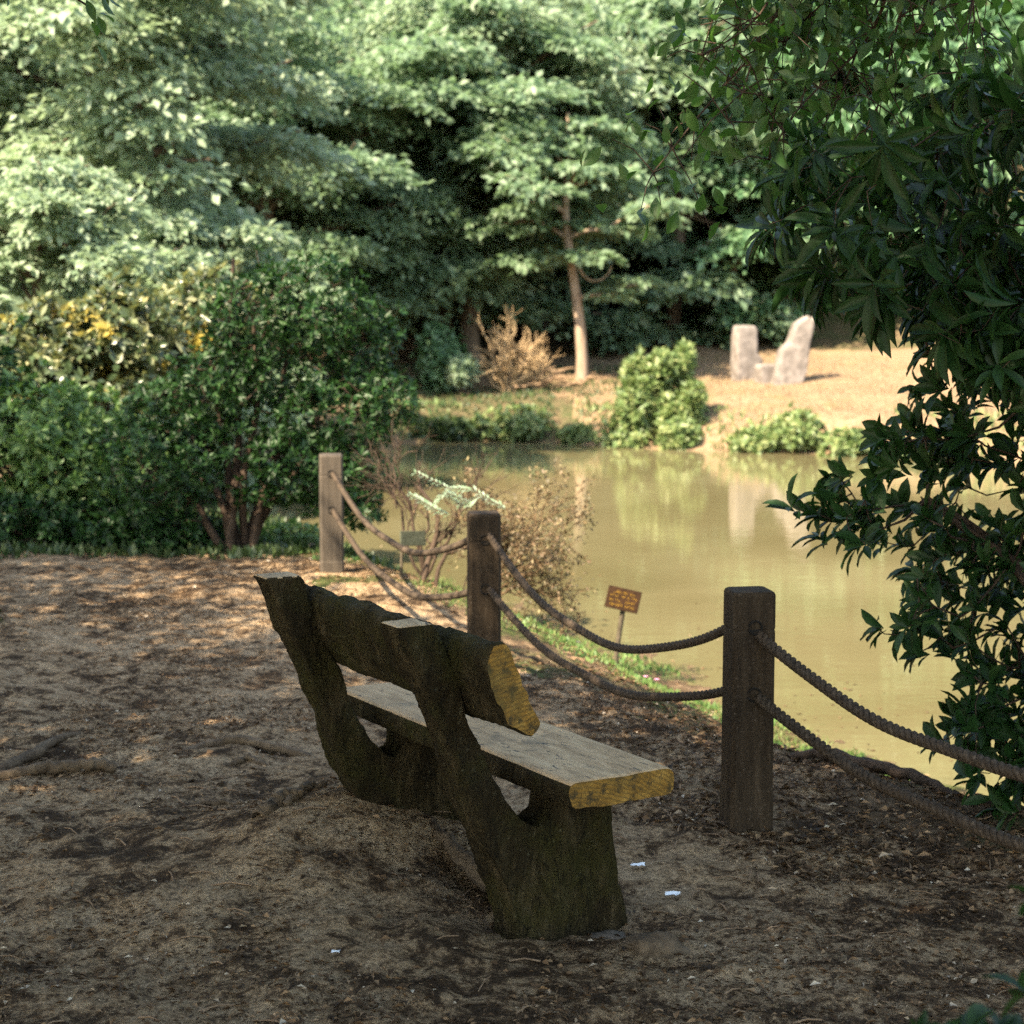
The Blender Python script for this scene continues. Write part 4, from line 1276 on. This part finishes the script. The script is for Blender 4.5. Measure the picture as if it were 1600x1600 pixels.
o = litter('leaf_litter', 60000, (-4, 4), (3.6, 13), lambda x, y_: dens(x, y_) & (shore_dist(x, y_) > .1), .009, .036, 1)
prop(o, 'crumbled brown leaf litter scattered over the dirt path', 'leaf litter')
o = litter('leaf_litter', 9000, (.3, 4), (5.2, 9), lambda x, y_: (shore_dist(x, y_) > .1) & (shore_dist(x, y_) < 2.9 + 0 * x), .02, .055, 3)
prop(o, 'larger curled fallen leaves on the bank at the right under the rope', 'leaf litter')
o = litter('leaf_litter', 1800, (-2.5, 2.5), (3.7, 10), lambda x, y_: shore_dist(x, y_) > .5, .02, .045, 7)
prop(o, 'single larger dead leaves lying loose on the path', 'leaf litter')
acc = Acc(); x, y_, z = scatter(700, (-3, 3), (3.7, 11), lambda x, y_: shore_dist(x, y_) > .3, 55); g = np.random.default_rng(56)
for i in range(len(x)):
    a = g.uniform(0, 6.28); l = g.uniform(.01, .06); dx, dy = math.cos(a) * l, math.sin(a) * l
    acc.tube(np.array([(x[i] - dx, y_[i] - dy, z[i] + .003), (x[i], y_[i], z[i] + .006 + l * .1), (x[i] + dx, y_[i] + dy, z[i] + .003)]), g.uniform(.0012, .0032), 4, False)
o = link('twig_litter', acc.mesh('twig_litter', M['drytwig'])); prop(o, 'small dry twigs strewn over the path', 'twigs', None, 'stuff')

# grass and ground cover
def blades(name, n, xr, yr, keep, lo, hi, seed, label, mat='grass', wd=.12):
    x, y_, z = scatter(n, xr, yr, keep, seed); g = np.random.default_rng(seed + 1); n = len(x)
    P = np.stack([x, y_, z - .004], 1)
    Dv = np.stack([g.normal(0, .4, n), g.normal(0, .4, n), np.ones(n)], 1); N = g.normal(0, 1, (n, 3))
    Ls = g.uniform(lo, hi, n); V, F = leaves(P, Dv, N, Ls, Ls * wd, .1)
    o = link(name, np_mesh(name, V, F, M[mat])); prop(o, label, name.replace('_', ' '), None, 'stuff')
clump = lambda x, y_, s, t, sd: (vnoise(x, y_, s, sd) + .4 * vnoise(x, y_, s * 4, sd + 1)) > t
blades('grass', 16000, (-2.6, 2.6), (5.5, 15.5), lambda x, y_: (shore_dist(x, y_) > 0) & (shore_dist(x, y_) < .5 + 1.5 * sm((y_ - 7) / 3)) & (y_ > 6) & clump(x, y_, 1.6, .15, 61), .02, .06, 60, 'tufts of green grass along the near water edge')
blades('ground_cover', 9000, (-2.6, 2.6), (6.0, 15.5), lambda x, y_: (shore_dist(x, y_) > 0) & (shore_dist(x, y_) < .7 + 1.5 * sm((y_ - 7) / 3)) & clump(x, y_, 1.9, .25, 65), .02, .045, 64, 'small leafy weeds on the near bank', 'shrub', .6)
blades('weeds', 5000, (-5.5, -.8), (11.0, 14.5), lambda x, y_: (shore_dist(x, y_) > .2) & (y_ > 11.6 + .3 * vnoise(x, y_, 2, 3)), .03, .10, 67, 'low weeds along the far edge of the path', 'ivy', .45)
blades('dry_grass', 16000, (-1, 9), (27.5, 38), lambda x, y_: (shore_dist(x, y_) > .3) & (shore_dist(x, y_) < 8), .03, .09, 70, 'short dry grass on the sunlit far bank', 'dryblade', .15)
for i, (px, y_) in enumerate([(590, 12.4), (1030, 10.1), (1075, 9.6), (1012, 10.3), (905, 11.0)]):
    x = PXY(px, y_); z = hz(x, y_)
    acc = Acc(); acc.tube(np.array([(0, 0, 0), (.004, 0, .03), (0, 0, .055)]), .0015, 4)
    t = empty('flower', (x, y_, z), 'tiny pink flower in the grass, ' + ['left of the middle post', 'just right of the small brown sign', 'farthest right by the water', 'at the foot of the small brown sign', 'left of the small brown sign'][i], 'flower', 'pink flowers on the near bank')
    link('stem', acc.mesh('stem', M['grass']), t)
    a = np.arange(6) * 1.05; P = np.tile([0, 0, .055], (6, 1)); V, F = leaves(P, np.stack([np.cos(a), np.sin(a), .3 + 0 * a], 1), np.tile([0, 0, 1.], (6, 1)), np.full(6, .018), np.full(6, .014))
    link('petals', np_mesh('petals', V, F, M['pink']), t)

# near out-of-focus leaves at the lower right and left edges
def near_sprig(name, loc, label, n, seed, spread, mat='glossy', ll=.06):
    g = np.random.default_rng(seed); t = empty(name, loc, label, 'shrub'); off = np.array(loc)
    st = Acc(); z0 = hz(loc[0], loc[1]); C_ = g.normal(0, 1, (n, 3)) * spread
    for c_ in C_:
        st.tube(np.array([(.3 * np.sign(loc[0]), 0, z0 - loc[2] - .05), c_ * .5 + [.12 * np.sign(loc[0]), 0, -.15], c_]), (.006, .004, .002), 4, False)
    link('stems', st.mesh('stems', M['twig']), t)
    P = np.repeat(C_, 8, 0); m = len(P); Dv = g.normal(0, 1, (m, 3)) + [0, 0, .2]
    Ls = ll * g.uniform(.7, 1.2, m)
    finish_leaves(t, P, Dv, g.normal(0, .4, (m, 3)) + [0, 0, 1], Ls, Ls * .4, mat, 0, True, .1)
near_sprig('near_shrub', (.70, 2.25, .62), 'out of focus dark green shrub tips at the lower right corner', 26, 3, np.array([.07, .12, .13]), 'rhodo')
near_sprig('near_shrub', (-.70, 2.38, 1.25), 'dark leaf tips poking in at the left edge beside the path', 4, 4, np.array([.02, .03, .05]), 'rhodo', .05)
print('objects', len(bpy.data.objects))


blades('bank_growth', 4200, (-4, 9), (26.5, 36), lambda x, y_: (shore_dist(x, y_) > -.05) & (shore_dist(x, y_) < 1.5) & clump(x, y_, .9, .25, 91), .05, .17, 90, 'ragged green growth along the far waterline', 'bankplant', .35)
blades('ivy', 5000, (-4, 3.2), (26.5, 40), lambda x, y_: (shore_dist(x, y_) > .2) & (shore_dist(x, y_) < 6) & clump(x, y_, .7, -.1, 95), .03, .09, 94, 'ivy and weeds on the shaded left part of the far bank', 'ivy', .6)

def floaters():
    g = np.random.default_rng(123); n = 6000
    x = g.uniform(-2, 7, n); y_ = g.uniform(8, 30, n); d = shore_dist(x, y_)
    m = (d < -.03) & (g.random(n) < np.exp(d * 1.6) + .02); x, y_ = x[m], y_[m]; n = len(x)
    a = g.uniform(0, 6.28, n); P = np.stack([x, y_, np.full(n, WATER + .004)], 1)
    Ls = g.uniform(.015, .05, n)
    V, F = leaves(P, np.stack([np.cos(a), np.sin(a), 0 * a], 1), np.tile([0, 0, 1.], (n, 1)), Ls, Ls * .5, .05)
    o = link('floating_leaves', np_mesh('floating_leaves', V, F, M['litter'])); prop(o, 'small fallen leaves afloat along the pond edge', 'leaf litter', None, 'stuff')
floaters()
